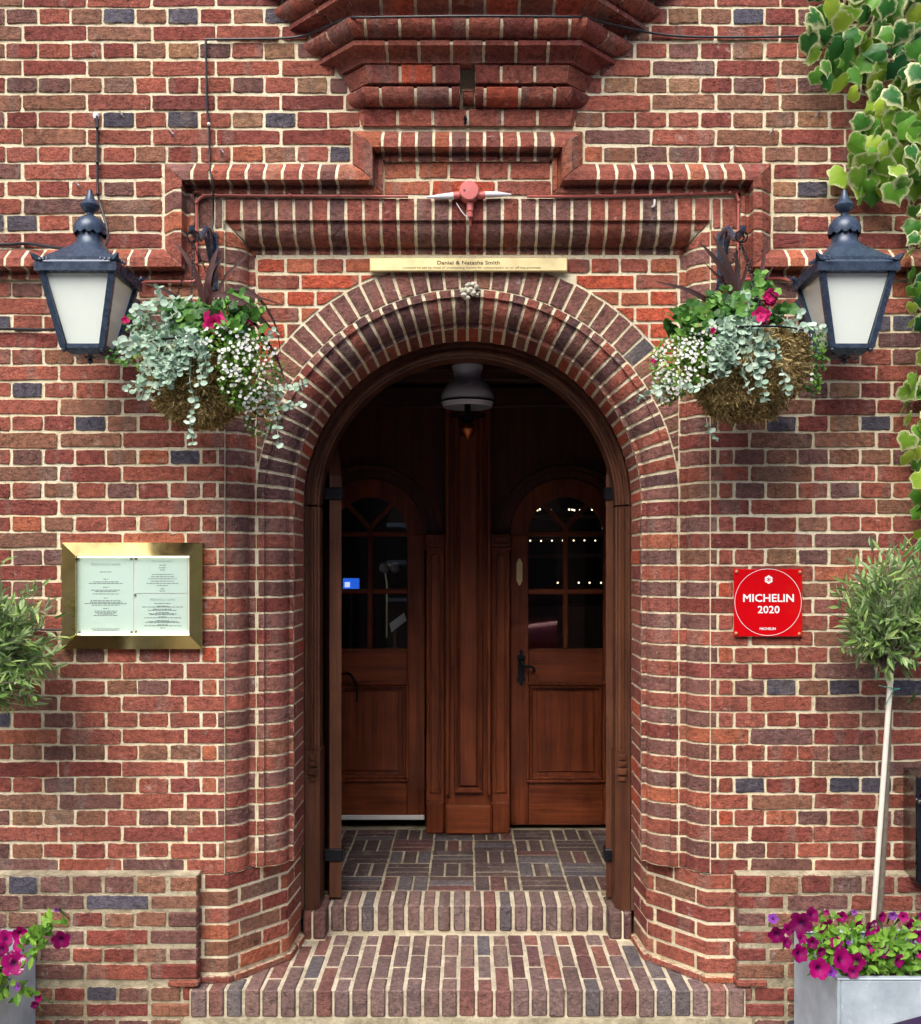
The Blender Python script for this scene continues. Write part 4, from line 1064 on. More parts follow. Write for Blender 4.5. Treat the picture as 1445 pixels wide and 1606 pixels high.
p1, p2, p3 = page(121, 209.5, 875, 993), page(211.5, 294, 875, 930.5), page(211.5, 294, 932, 993)
def lines(pg, cx, rows):
    g = G(); y = yb_-.0026
    for py, wpx in rows:
        x = cx-wpx/2
        while x < cx+wpx/2:
            w = R.uniform(2, 7); e_ = min(x+w, cx+wpx/2); xa, za = W(x, py-.55, y); xb, zb = W(e_, py+.5, y)
            g.add(([(xa, y, zb), (xb, y, zb), (xb, y, za), (xa, y, za)], [(0, 1, 2, 3)])); x = e_+1.0
    mk('print', (g.V, g.F), INK, pg, smooth=None)
lines(p1, 166, [(897, 18), (908.5, 7), (912.5, 40), (915, 54), (921, 9), (925.5, 46), (927.8, 34), (931.5, 41), (938, 6), (942, 48), (944.5, 50), (946.5, 66), (949, 44), (954.5, 9), (958.5, 36), (961, 34), (963, 26), (965.2, 38), (986.5, 45), (989, 40)])
lines(p2, 255, [(886.5, 10), (890.5, 12), (894, 8), (901, 34), (904.5, 36), (907.8, 44), (911.5, 36), (915, 50), (918.5, 17), (923.5, 6), (927, 9)])
lines(p3, 255, [(946.5, 26), (950.5, 18), (952, 64), (955.5, 30), (957.2, 46), (960.5, 20), (962.5, 44), (964, 40), (967.5, 12), (969, 58), (973.5, 20), (974.8, 46), (976.4, 54), (980, 16), (981.5, 58), (985, 8)])
mk('heading', wall_text('PRESWICH ARMS', 166, 885, yb_-.0026, 4.2, 0, 46), HEAD, p1, smooth=None); mk('heading', wall_text('PRESWICH ARMS', 255, 940.5, yb_-.0026, 4.0, 0, 39), HEAD, p3, smooth=None)
mk('heading', wall_text('PRESWICH ARMS', 255, 880.5, yb_-.0026, 2.6, 0, 34), HEAD, p2, smooth=None)
for px, py in ((123, 877), (206, 876), (213.5, 876), (212, 933), (125, 992), (206.5, 991.5), (213.5, 991)):
    c = P3(px, py, yb_-.003); V, Fc = lathe([(.0042, 0), (.004, .003), (0, .004)], 10); mk('stud', ([(c.x+v[0], c.y-v[2], c.z+v[1]) for v in V], Fc), mat_plain('stud_metal', lin(130, 128, 104), .4, .7) if 'stud_metal' not in bpy.data.materials else bpy.data.materials['stud_metal'], menu)
mk('case_glass', ([(a0, yi+.003, b0), (a1, yi+.003, b0), (a1, yi+.003, b1), (a0, yi+.003, b1)], [(0, 1, 2, 3)]), mat_glass('case_glass', (.97, 1, .98)), menu, smooth=None)

# licensee plate over the arch
yq = YS-.024
X0, Z1 = W(579.5, 403.5, yq); X1, Z0 = W(890.5, 425, yq)
pla = mk('licence_plate', box(X0, X1, yq, YS-.004, Z0, Z1, .003), BRASS, label='long narrow brass licensee plate above the arch', cat='plaque')
DARKP = mat_plain('engraving', lin(60, 44, 24), .7)
mk('lettering', wall_text('Daniel & Natasha Smith', 735, 411.5, yq-.0008, 6.2, .0002, 98), DARKP, pla, smooth=None)
mk('small_lettering', wall_text('Licensed to sell by retail all intoxicating liquors for consumption on or off the premises', 740, 419.3, yq-.0008, 3.6, 0, 216), DARKP, pla, smooth=None)

# ------------------------------------------------------------------ conduit, junction box, cables, clips
PINK = mat_plain('brick_red_paint', lin(176, 92, 84), .5, 0, .12, 30)
PINKB = mat_plain('pink_box_paint', lin(206, 112, 108), .45, 0, .08, 30)
CABLE = mat_plain('black_cable', lin(34, 34, 40), .45, 0, .1)
def wire(name, pts, r, mat, label, cat, parent=None, sub=5, **k):
    P = [P3(*p) for p in pts]; return mk(name, tube(curve(P, sub) if sub else P, r, 7), mat, parent, **({} if parent else dict(label=label, cat=cat)), **k)
def clips(par, pts, mat=WHITE):
    for p in pts:
        c = P3(*p); V, Fc = lathe([(.006, 0), (.006, .006), (.003, .009), (0, .0095)], 8); mk('clip', ([(c.x+v[0], c.y-v[2], c.z+v[1]) for v in V], Fc), mat, par)
w = wire('conduit', [(640, 308, -.008), (560, 307.5, -.008), (450, 307, -.008), (330, 306, -.008), (318, 308, -.01), (309.5, 316, -.01), (308.5, 330, -.01), (308.5, 400, -.01), (308.5, 432, -.012), (305, 440.5, -.015), (295, 441.5, -.015), (240, 441.5, -.014), (222, 443, -.03)], .0052, PINK, 'thin red-painted pipe left of the round junction box, down to the left lantern', 'pipe')
clips(w, [(320, 307, -.012), (308.5, 318, -.012), (386, 307, -.012), (455, 307, -.012), (530, 307, -.012), (308.5, 413, -.014)], PINK)
w = wire('conduit', [(827, 308, -.008), (907, 307.5, -.008), (1017, 306, -.008), (1145, 302, -.008), (1154, 304, -.01), (1158.5, 314, -.01), (1158.5, 330, -.01), (1158, 400, -.01), (1158, 430, -.012), (1162, 437, -.015), (1175, 438, -.015), (1220, 436, -.014), (1244, 441, -.03)], .0052, PINK, 'thin red-painted pipe right of the round junction box, down to the right lantern', 'pipe')
clips(w, [(1145, 302.5, -.012), (1158.5, 315, -.012), (1085, 304.5, -.012), (1020, 306, -.012), (940, 307, -.012), (1158, 413, -.014)], PINK)
jb = empty('junction_box', (0, 0, zc(335)), label='round pink junction box with white taped cable ends above the lintel', cat='junction box')
c = P3(736, 305, -.0); V, Fc = lathe([(.034, -.01), (.034, .034), (.0345, .040), (.031, .044), (0, .045)], 32); mk('box', ([(c.x+v[0], c.y-v[2], c.z+v[1]) for v in V], Fc), PINKB, jb)
for px, py in ((728.5, 298), (744, 312.5)):
    q = P3(px, py, -.046); V, Fc = lathe([(.003, 0), (0, .001)], 8); mk('box_screw', ([(q.x+v[0], q.y-v[2], q.z+v[1]) for v in V], Fc), IRON, jb)
TAPE = mat_plain('white_tape', lin(226, 226, 230), .6, 0, .1, 90, .3)
for pts, rs in (([(712, 307, -.018), (690, 308.2, -.016), (669, 309, -.012)], [.013, .009, .003]), ([(760, 305, -.018), (780, 304.5, -.016), (802, 305, -.012)], [.011, .010, .003])): mk('taped_end', tube([P3(*p) for p in pts], rs, 10), TAPE, jb)
for a, b in ((711, 722), (749, 761)): mk('collar', tube([P3(a, 306.5, -.018), P3(b, 306, -.018)], .0125, 12), PINKB, jb)
mk('collar', tube([P3(737.5, 318, -.018), P3(737.5, 331, -.018)], .012, 12), PINKB, jb); mk('collar', tube([P3(737.5, 331, -.018), P3(737.5, 340, -.016)], .010, 8), PINKB, jb)
mk('stub', tube([P3(738, 339, -.014), P3(738, 354, .0)], .0045, 8), PINK, jb)
mk('loose_wire', tube(curve([P3(716, 318, -.012), P3(722, 328, -.016), P3(730, 338, -.018), P3(737, 342, -.016)]), .0016, 5), TAPE, jb)
wire('cable', [(1275, 56, -.012), (1180, 58, -.010), (1090, 57.5, -.010), (1040, 54, -.012), (1000, 47, -.03), (960, 38, -.09), (915, 27, -.17), (890, 26, -.20), (733, 25, -.235), (580, 27, -.20), (545, 28.5, -.165), (500, 47, -.06), (475, 56, -.014), (440, 60, -.010), (380, 61, -.010), (322, 61.5, -.010)], .0042, CABLE, 'long black cable running across the top of the wall over the corbel', 'cable', sub=4)
w = wire('cable', [(323, 61, -.012), (323.5, 100, -.010), (325, 170, -.010), (328, 200, -.010), (329, 255, -.012), (331, 275, -.058), (334, 292, -.058), (335, 330, -.02), (333, 355, -.02), (322, 372, -.03)], .0038, CABLE, 'black cable dropping from the top cable to the left basket bracket', 'cable', sub=4)
clips(w, [(328, 195, -.016)])
w = wire('cable', [(152, 182, -.006), (153, 230, -.010), (153.5, 300, -.012), (160, 330, -.03), (169, 360, -.06), (168, 380, -.10), (160, 392, -.14)], .0045, CABLE, 'black cable hanging down the wall behind the left lantern', 'cable', sub=4)
clips(w, [(153, 200, -.014), (153, 255, -.014), (154, 304, -.016)], CABLE)
mk('sealant', lathe([(0, -.016), (.009, -.012), (.012, 0), (.008, .009), (0, .012)], 12, P3(151, 181, .0)), TAPE, w)
w = wire('cable', [(-60, 383, -.012), (0, 384, -.012), (42, 382, -.012), (70, 386, -.05), (110, 391, -.12)], .006, CABLE, 'black cable along the string course into the left lantern roof', 'cable', sub=4)
w = wire('cable', [(-60, 516, -.010), (0, 515.5, -.010), (26, 516, -.010), (70, 517, -.03), (104, 515, -.14)], .005, CABLE, 'black cable on the brick wall below the left lantern', 'cable', sub=4)
wire('cable', [(-40, 985, -.008), (40, 987, -.008), (100, 988, -.012)], .004, CABLE, 'short black cable into the left side of the menu case', 'cable', sub=3)
STEEL = mat_plain('bright_steel', lin(200, 200, 205), .3, .8, .1)
for k, (px, py, s, wh) in enumerate(((191, 179, 1, 'highest'), (271, 209, 1, 'middle'), (350, 238, 1, 'lowest'), (123, 290, 1, 'lone'), (1281, 180, -1, 'highest'), (1210, 206, -1, 'middle'), (1150, 232, -1, 'lowest'))):
    a = P3(px-s*4, py-5, -.002); b = P3(px, py, -.03); c = P3(px+s*4, py+5, -.022)
    mk('vine_eye', tube(curve([a, b, c]), .0028, 6), STEEL, label='%s bright bent nail in the brickwork %s' % (wh, 'above the left lantern' if wh == 'lone' else ('upper left of the door' if s > 0 else 'upper right of the door')), cat='nail')
mk('cable_hook', tube(curve([P3(1027, 313, -.002), P3(1027, 318, -.012), P3(1026, 323, -.012), P3(1023, 324, -.004)]), .004, 6), WHITE, label='small white cable hook on the right of the lintel', cat='hook')
g = G()
for k in range(26):
    a = R.uniform(0, 6.28); r = R.uniform(0, .030); c = P3(738, 456, YS-.012)+Vector((r*math.cos(a), rj(.008), r*math.sin(a))); q = R.uniform(.006, .012); g.add(lathe([(0, -q), (q*.8, -q*.5), (q, 0), (q*.7, q*.6), (0, q)], 7, c, lambda a, i: 1+rj(.25)))
mk('filler_patch', (g.V, g.F), mat_plain('filler', lin(196, 192, 176), .9, 0, .2, 80, .5), label='rough pale filler blob on the crown of the arch', cat='filler')
mk('socket', tube([P3(730, 178, -.004), P3(730, 187, -.02), P3(730, 193, -.02)], [.003, .007, .007], 8), IRON, label='tiny black fitting under the corbel notch', cat='fitting')

# wall-mounted steel ash bin at the right edge
xb0 = (1417.5-CX)/444; yfb = -.10; zb_t, zb_b = EYE-.728, EYE-1.10
ash = empty('ash_bin', (xb0+.16, 0, zb_b), label='brushed steel and black ash bin fixed to the wall at the right edge', cat='ash bin')
BRUSH = mat_plain('brushed_steel', lin(150, 148, 146), .28, 1.0, .1, 12); DARKM = mat_plain('dark_metal', lin(40, 46, 56), .4, .6, .15)
V = [(xb0, .0, zb_t+.01), (xb0, yfb, zb_t-.004), (xb0, yfb, zb_b), (xb0, 0, zb_b+.03), (xb0+.32, .0, zb_t+.01), (xb0+.32, yfb, zb_t-.004), (xb0+.32, yfb, zb_b), (xb0+.32, 0, zb_b+.03)]
mk('case', (V, [(0, 1, 2, 3), (4, 7, 6, 5), (0, 4, 5, 1), (2, 6, 7, 3), (1, 5, 6, 2)]), BRUSH, ash, smooth=None)
mk('front_panel', box(xb0+.004, xb0+.316, yfb-.006, yfb-.0005, zb_b+.012, zb_t-.10, .003), DARKM, ash)
mk('hood_panel', box(xb0+.004, xb0+.316, yfb-.004, yfb-.0005, zb_t-.04, zb_t-.006, .002), DARKM, ash); mk('tray', box(xb0+.004, xb0+.316, yfb-.016, yfb-.0005, zb_t-.094, zb_t-.080, .003), BRUSH, ash)
mk('door_edge', box(xb0+.018, xb0+.024, yfb-.011, yfb-.0065, zb_b+.02, zb_t-.115, .001), BRUSH, ash)

# ------------------------------------------------------------------ foliage tools
UP = Vector((0, 0, 1))
def rv(): return Vector((R.gauss(0, 1), R.gauss(0, 1), R.gauss(0, 1))).normalized()
def leafgeo(p, d, nrm, L, Wd, tint, bend=.15, cup=.12):
    """pointed oval leaf, folded along the rib"""
    d = d.normalized(); s = d.cross(nrm)
    if s.length < 1e-3: s = d.cross(Vector((.3, .9, .2)))
    s.normalize(); n = s.cross(d)
    st = ((0, .0), (.28, .8), (.62, .85), (1, 0)); V = []
    f = lambda t, w, side: p+d*(L*t)+s*(side*w*Wd*.5)+n*(-bend*L*t*t+(cup*Wd if side else 0))
    V = [f(0, 0, 0), f(.28, .8, -1), f(.28, .8, 1), f(.62, .85, -1), f(.62, .85, 1), f(1, 0, 0), f(.3, 0, 0), f(.65, 0, 0)]
    return V, [(0, 6, 1), (0, 2, 6), (1, 6, 7, 3), (6, 2, 4, 7), (3, 7, 5), (7, 4, 5)], {'tint': [tint]*8}
def roundleaf(p, d, nrm, r, tint, n=8, wav=.0):
    d = d.normalized(); s = d.cross(nrm)
    if s.length < 1e-3: s = d.cross(Vector((.3, .9, .2)))
    s.normalize(); nn = s.cross(d); c = p+d*r
    V = [c-nn*r*.18]
    for k in range(n): a = 2*math.pi*k/n; q = r*(1+wav*math.cos(5*a)+rj(.06)); V.append(c+d*(q*math.cos(a))+s*(q*math.sin(a))+nn*rj(.08*r))
    return V, [(0, 1+k, 1+(k+1) % n) for k in range(n)], {'tint': [tint]*(n+1)}
def flowergeo(p, nrm, r, tint, lobes=5, ruf=.12, per=4, depth=.35):
    nrm = nrm.normalized(); a = nrm.cross(UP)
    if a.length < .1: a = nrm.cross(Vector((1, 0, 0)))
    a.normalize(); b = a.cross(nrm); ph = R.uniform(0, 6.28); n = lobes*per; V, E_ = [p-nrm*r*depth], [0.0]
    for q, (fr, dep) in enumerate(((.22, .22), (.6, .02), (1, -.02))):
        for k in range(n):
            t = 2*math.pi*k/n; lob = 1 if q < 2 else (.80+.24*abs(math.cos(lobes*t/2))**.7)
            rr = r*fr*lob*(1+(rj(.05) if q else 0)); V.append(p+(a*math.cos(t+ph)+b*math.sin(t+ph))*rr-nrm*(dep*r)*(depth/.35)+nrm*r*(rj(ruf) if q == 2 else 0)); E_.append((.25, .8, 1)[q])
    Fc = [(0, 1+k, 1+(k+1) % n) for k in range(n)]
    for q in range(2):
        for k in range(n): Fc.append((1+q*n+k, 1+(q+1)*n+k, 1+(q+1)*n+(k+1) % n, 1+q*n+(k+1) % n))
    return V, Fc, {'edge': E_, 'tint': [tint]*len(V)}
def mat_petal(name, cols, throat, fleck=None):
    t = NT(name); at = t.n('Attribute', _attribute_name='tint'); ed = t.n('Attribute', _attribute_name='edge')
    c = t.ramp(at.outputs['Fac'], [(i/(len(cols)-1), k) for i, k in enumerate(cols)]); v = t.coord()
    if fleck: c = t.mix(t.val(t.noise(v, 55, 3, .6), .58, .66, 0, .9), c, fleck)
    c = t.mix(1.0, c, t.ramp(t.noise(v, 40, 3), [(.3, (.8,)*3), (.7, (1.15,)*3)]), 'MULTIPLY')
    c = t.mix(t.val(ed.outputs['Fac'], .1, .45, 1, 0), c, throat); t.out(c, .55, spec=.2)
    tr = t.n('BsdfTranslucent'); t.l(c, tr.inputs[0]); ms = t.n('MixShader', i0=.3); t.l(t.b.outputs[0], ms.inputs[1]); t.l(tr.outputs[0], ms.inputs[2]); t.l(ms.outputs[0], t.t.nodes['Material Output'].inputs[0]); return t.m
SILVER = mat_leaf('silver_leaf', [lin(132, 164, 140), lin(166, 194, 174), lin(196, 216, 200)], rough=.8, trans=.15)
GREEN = mat_leaf('fresh_leaf', [lin(46, 84, 30), lin(92, 140, 44), lin(140, 184, 72)], rough=.45)
DARKG = mat_leaf('dark_leaf', [lin(44, 84, 36), lin(78, 130, 54), lin(122, 170, 80)], rough=.45)
CORD = mat_leaf('cordyline_leaf', [lin(46, 24, 24), lin(72, 36, 34), lin(92, 48, 42)], rough=.62, trans=.06)
STEM = mat_plain('pale_stem', lin(176, 186, 164), .8); GSTEM = mat_plain('green_stem', lin(92, 120, 60), .7)
WPET = mat_petal('white_petal', [lin(238, 240, 238), lin(250, 250, 250)], lin(220, 214, 150))
PPET = mat_petal('pink_petal', [lin(188, 18, 96), lin(214, 46, 124)], lin(150, 10, 80))
MPET = mat_petal('magenta_petal', [lin(112, 0, 76), lin(146, 0, 96), lin(168, 8, 110)], lin(52, 0, 60))
FPET = mat_petal('flecked_petal', [lin(146, 0, 96), lin(168, 10, 112)], lin(40, 0, 50), lin(244, 214, 236))
VPET = mat_petal('violet_petal', [lin(118, 40, 150), lin(150, 80, 176)], lin(60, 10, 90))

# ------------------------------------------------------------------ hanging baskets
def mat_moss():
    t = NT('moss'); v = t.coord(); a = t.noise(v, 30, 6, .75); b = t.noise(v, 150, 4, .7)
    c = t.ramp(a, [(.28, lin(92, 76, 44)), (.5, lin(150, 128, 80)), (.72, lin(188, 168, 114))]); c = t.mix(1.0, c, t.ramp(b, [(.3, (.5,)*3), (.65, (1.2,)*3)]), 'MULTIPLY'); t.bump(b, 1, .01); return t.out(c, .95, spec=.1)
MOSS = mat_moss(); STRAND = mat_leaf('moss_strand', [lin(104, 86, 50), lin(166, 144, 92), lin(208, 188, 134)], rough=.9, trans=.1)
YB = -.28
def blade(pts, w, tint, twist=.3):
    P = curve([P3(*p) for p in pts], 5); n = len(P); V, Fc, T = [], [], []
    for i, p in enumerate(P):
        t = i/(n-1); d = (P[min(i+1, n-1)]-P[max(i-1, 0)]).normalized(); s = d.cross(Vector((rj(.05), -1, .2))).normalized(); ww = w*(.8+.4*math.sin(math.pi*min(1, t*1.15)))*(1-t**5)
        V += [p-s*ww, p+Vector((0, .25*ww, 0)), p+s*ww]; T += [tint]*3
    for i in range(n-1):
        for k in range(2): Fc.append((i*3+k, i*3+k+1, i*3+4+k, i*3+3+k))
    return V, Fc, {'tint': T}
def chain_geo(a, b):
    a, b = Vector(a), Vector(b); L = (b-a).length; n = int(L/.013); d = (b-a)/n; g = G(); u = d.normalized()
    for k in range(n):
        c = a+d*(k+.5); s = u.cross(Vector((1, .3, .1)) if k % 2 else Vector((.1, 1, .3))).normalized()
        g.add(tube([c+u*(.009*math.cos(q))+s*(.0045*math.sin(q)) for q in [2*math.pi*j/8 for j in range(9)]], .0013, 4, False))
    return g.V, g.F
def basket(cpx, moss, lab, sidename):
    """moss: px box of the moss ball"""
    xc = (cpx-CX)/(F/(D0+YB)); rim = W(0, moss[2]+6, YB)[1]; bot = W(0, moss[3], YB)[1]; rx = (moss[1]-moss[0])/2/(F/(D0+YB)); xm = ((moss[0]+moss[1])/2-CX)/(F/(D0+YB)); H = rim-bot
    hb_ = empty('hanging_basket', (xm, YB, bot), label=lab, cat='hanging basket', group='hanging baskets either side of the door')
    n, m = 40, 18; V, Fc = [], []
    def surf(u, a, k=1.0):
        rr = rx*(1-u**2.6)**.5*(.96 if u > 0 else 1); d = Vector((math.cos(a), math.sin(a)*.98, 0)); p = Vector((xm, YB, rim))+d*rr*k-Vector((0, 0, H*u*k))
        return p+Vector((d.x, d.y, -.5*u))*(.028*noise.noise(p*18)+.016*noise.noise(p*45))
    for i in range(m+1):
        for k in range(n): V.append(surf(min(.995, i/m), 2*math.pi*k/n))
    for i in range(m):
        for k in range(n): Fc.append((i*n+k, i*n+(k+1) % n, (i+1)*n+(k+1) % n, (i+1)*n+k))
    Fc += [tuple(range(n)), tuple(m*n+k for k in range(n))[::-1]]
    mk('moss_ball', (V, Fc), MOSS, hb_, smooth=60)
    g = G()
    for _ in range(3800):                                              # tangled moss fibres
        u = R.random()**.8*.97; a = R.uniform(math.pi, 2*math.pi) if R.random() < .8 else R.uniform(0, math.pi); p = surf(u, a); o = (p-Vector((xm, YB, rim-H*.3))).normalized()
        d = (rv()*1.3+o*.3+Vector((0, 0, -.35))).normalized(); L = R.uniform(.008, .024); w = R.uniform(.0008, .0028); s = d.cross(o)
        if s.length < .1: continue
        s.normalize(); q = p+o*R.uniform(-.004, .008); c = o*R.uniform(-.002, .010)
        g.add(([q-s*w, q+s*w, q+d*L*.5+c+s*w, q+d*L*.5+c-s*w, q+d*L+s*w*.3, q+d*L-s*w*.3], [(0, 1, 2, 3), (3, 2, 4, 5)], {'tint': [R.random()]*6}))
    mk('moss_fibres', g.out(), STRAND, hb_, smooth=None, kind='stuff')
    mk('wire_rim', tube([(xm+(rx+.006)*math.cos(2*math.pi*k/24), YB+(rx+.006)*math.sin(2*math.pi*k/24), rim) for k in range(25)], .003, 6, False), IRON, hb_)
    ringz = W(0, 384, YB)[1]; rc = Vector((xc, YB, ringz))
    for k in range(3):
        a = 2*math.pi*k/3+.6; mk('chain', chain_geo(rc, (xm+rx*math.cos(a), YB+rx*math.sin(a), rim)), IRON, hb_, smooth=None)
    rgz = W(0, 371, YB)[1]; mk('ring', tube([(xc+.019*math.cos(2*math.pi*k/20), YB, rgz+.019*math.sin(2*math.pi*k/20)) for k in range(21)], .0028, 6, False), IRON, hb_)
    mk('hook', tube(curve([(xc, YB, rgz+.017), (xc+.008, YB, rgz-.005), (xc-.006, YB, rgz-.022), (xc, YB, ringz)]), .003, 6), IRON, hb_)
    # iron bracket on the wall
    br = empty('basket_bracket', (xc, 0, zc(455)), label='black iron basket bracket on the %s of the lintel' % sidename, cat='bracket', group='iron basket brackets')
    IB = LAMP; zt_, zb_ = zc(366), zc(456)
    mk('back_plate', box(xc-.014, xc+.014, -.012, -.001, zb_, zt_, .003), IB, br)
    mk('arm', tube(curve([(xc, -.008, zt_-.02), (xc, -.10, zt_-.014), (xc, -.20, rgz+.02), (xc, YB-.008, rgz+.012), (xc, YB-.02, rgz+.03)]), [.009]*22, 8), IB, br)
    mk('strut', tube(curve([(xc, -.008, zb_+.03), (xc, -.05, zb_+.09), (xc, -.12, zt_-.05), (xc, -.19, rgz+.02)]), .008, 8), IB, br)
    mk('fin', ([(xc+s*.004, y, z) for s in (-1, 1) for y, z in ((-.012, zt_), (-.03, zt_+.01), (-.09, zt_-.02), (-.04, zt_-.10), (-.012, zb_+.05))], [(0, 1, 2, 3, 4), (9, 8, 7, 6, 5), (0, 5, 6, 1), (1, 6, 7, 2), (2, 7, 8, 3), (3, 8, 9, 4)]), IB, br, smooth=None)
    return xm, rx, rim, H
def dome_y(px, py, cpx, cpy, rx, ry, y0=-.20, bulge=.27):
    q = min(1, ((px-cpx)/rx)**2+((py-cpy)/ry)**2); return y0-bulge*math.sqrt(1-q)
def in_ell(E_):
    e = R.choices(E_, [x[2]*x[3] for x in E_])[0]; a = R.uniform(0, 6.283); r = math.sqrt(R.random()); return e[0]+e[2]*r*math.cos(a), e[1]+e[3]*r*math.sin(a)
def silver(name, par_label, base, ells, trails, nst, ctr):
    o = empty(name, P3(base[0], base[1], -.28), label=par_label, cat='plant', group='silver trailing plants in the baskets'); g, gs = G(), G()
    def run(pts, r0):
        P = curve([P3(*p) for p in pts], 6); gs.add(tube(P, .0016, 4, False)); L = 0
        for i in range(1, len(P)):
            L += (P[i]-P[i-1]).length
            if L > .015:
                L = 0; d = (P[i]-P[i-1]).normalized(); s = d.cross(rv()).normalized()
                for e_ in (-1, 1): g.add(roundleaf(P[i], (s*e_+d*.5+rv()*.35+UP*.15).normalized(), (Vector((rj(.5), -1, .6))+rv()*.5).normalized(), r0*R.uniform(.65, 1.2), R.random(), 8))
        g.add(roundleaf(P[-1], rv(), Vector((0, -1, .5)), r0*.6, .9, 7))
    for _ in range(nst):
        tx, ty = in_ell(ells); y1 = dome_y(tx, ty, *ctr); mx, my = (base[0]+tx)/2+rj(12), min(base[1], ty)-R.uniform(0, 16)
        run([(base[0]+rj(25), base[1]+rj(8), -.33), (mx, my, (y1-.33)/2-.03), (tx, ty, y1-.02), (tx+rj(8), ty+R.uniform(4, 16), y1-.01)], .0105)
    for tr in trails: run(tr, .0105)
    mk('stems', gs.out(), STEM, o, kind='stuff'); mk('leaves', g.out(), SILVER, o, smooth=None, kind='stuff')
def bacopa(name, lab, base, ells, nl, nf, ctr, grp):
    o = empty(name, P3(base[0], base[1], -.28), label=lab, cat='plant', group=grp); g, f = G(), G()
    for _ in range(nl):
        px, py = in_ell(ells); y = dome_y(px, py, *ctr)+R.uniform(-.01, .05); g.add(leafgeo(P3(px, py, y), (rv()+Vector((0, -.4, -.2))), Vector((rj(.4), -1, .7)), R.uniform(.010, .017), R.uniform(.007, .012), R.uniform(.2, 1)))
    for _ in range(nf):
        px, py = in_ell(ells); y = dome_y(px, py, *ctr)-R.uniform(.008, .018); f.add(flowergeo(P3(px, py, y), Vector((rj(.6), -1, .35+rj(.5))), R.uniform(.0045, .0070), R.random(), 5, .1, 2, .15))
    mk('leaves', g.out(), GREEN, o, smooth=None, kind='stuff'); mk('flowers', f.out(), WPET, o, smooth=None, kind='stuff')
def leafy(name, lab, base, ells, nl, ctr, rad, mat, flowers=(), grp=None, oval=False):
    o = empty(name, P3(base[0], base[1], -.28), label=lab, cat='plant', group=grp); g = G()
    for _ in range(nl):
        px, py = in_ell(ells); y = dome_y(px, py, *ctr)+R.uniform(0, .05); p = P3(px, py, y); q = rad*R.uniform(.6, 1.15)
        if oval: g.add(leafgeo(p, rv()+Vector((0, -.3, .1)), Vector((rj(.5), -1, .6)), q*2, q*1.2, R.random()))
        else: g.add(roundleaf(p, rv(), Vector((rj(.6), -1, .5+rj(.4))), q, R.random(), 15, .10))
    mk('leaves', g.out(), mat, o, smooth=None, kind='stuff')
    for px, py, r, y in flowers:
        f = G()
        for k in range(3): f.add(flowergeo(P3(px+rj(2), py+rj(2), y-.006*k), Vector((rj(.5), -1, rj(.4)+.1)), r/480*(1-.22*k), R.random(), 5, .22, 4, .4))
        mk('flower', f.out(), PPET, o, smooth=50)
# left basket
xm, rx, rim, H = basket(303, (230, 398, 543, 672), 'moss-lined hanging basket left of the door beside the left lantern', 'left')
ctr = (310, 560, 150, 150)
leafy('pelargonium', 'green pelargonium with a bright pink bloom at the top of the left basket', (340, 520), [(372, 495, 44, 32), (300, 492, 40, 22), (335, 515, 50, 16)], 190, ctr, .020, DARKG, [(338, 506, 20, -.44), (388, 505, 9, -.38), (431, 561, 6, -.30), (197, 503, 6, -.34)])
leafy('leafy_plant', 'dark green leafy plant at the left of the left basket, behind the silver leaves', (235, 535), [(215, 535, 28, 42), (188, 560, 16, 20)], 150, (310, 560, 190, 170, -.22, .12), .012, DARKG, oval=True)
silver('silver_plant', 'pale silver trailing foliage over the left half of the left basket', (290, 528), [(255, 530, 62, 62), (240, 590, 40, 25), (285, 575, 40, 40)], [
    [(300, 560, -.46), (298, 600, -.475), (306, 635, -.46), (298, 662, -.455), (303, 695, -.44)], [(285, 530, -.42), (262, 500, -.42), (250, 470, -.40), (248, 452, -.40)], [(300, 520, -.40), (296, 490, -.40), (294, 470, -.40)],
    [(400, 590, -.36), (430, 612, -.37), (455, 608, -.36), (478, 602, -.35)], [(415, 620, -.36), (432, 655, -.35), (437, 695, -.34)], [(440, 630, -.36), (462, 637, -.36), (473, 633, -.36)], [(400, 540, -.38), (420, 527, -.37), (432, 519, -.36)], [(250, 560, -.45), (220, 590, -.45), (200, 612, -.44)], [(240, 540, -.45), (205, 535, -.44), (186, 540, -.42)]], 46, ctr)
bacopa('white_flowering_plant', 'mass of tiny white flowers cascading from the right half of the left basket', (370, 540), [(392, 585, 52, 62), (410, 645, 30, 42), (350, 530, 62, 22), (372, 560, 30, 30)], 1700, 250, ctr, 'white flowering plants in the baskets')
cd = empty('cordyline', P3(322, 520, YB), label='dark red strap-leaved cordyline rising from the left basket', cat='plant', group='cordylines in the baskets')
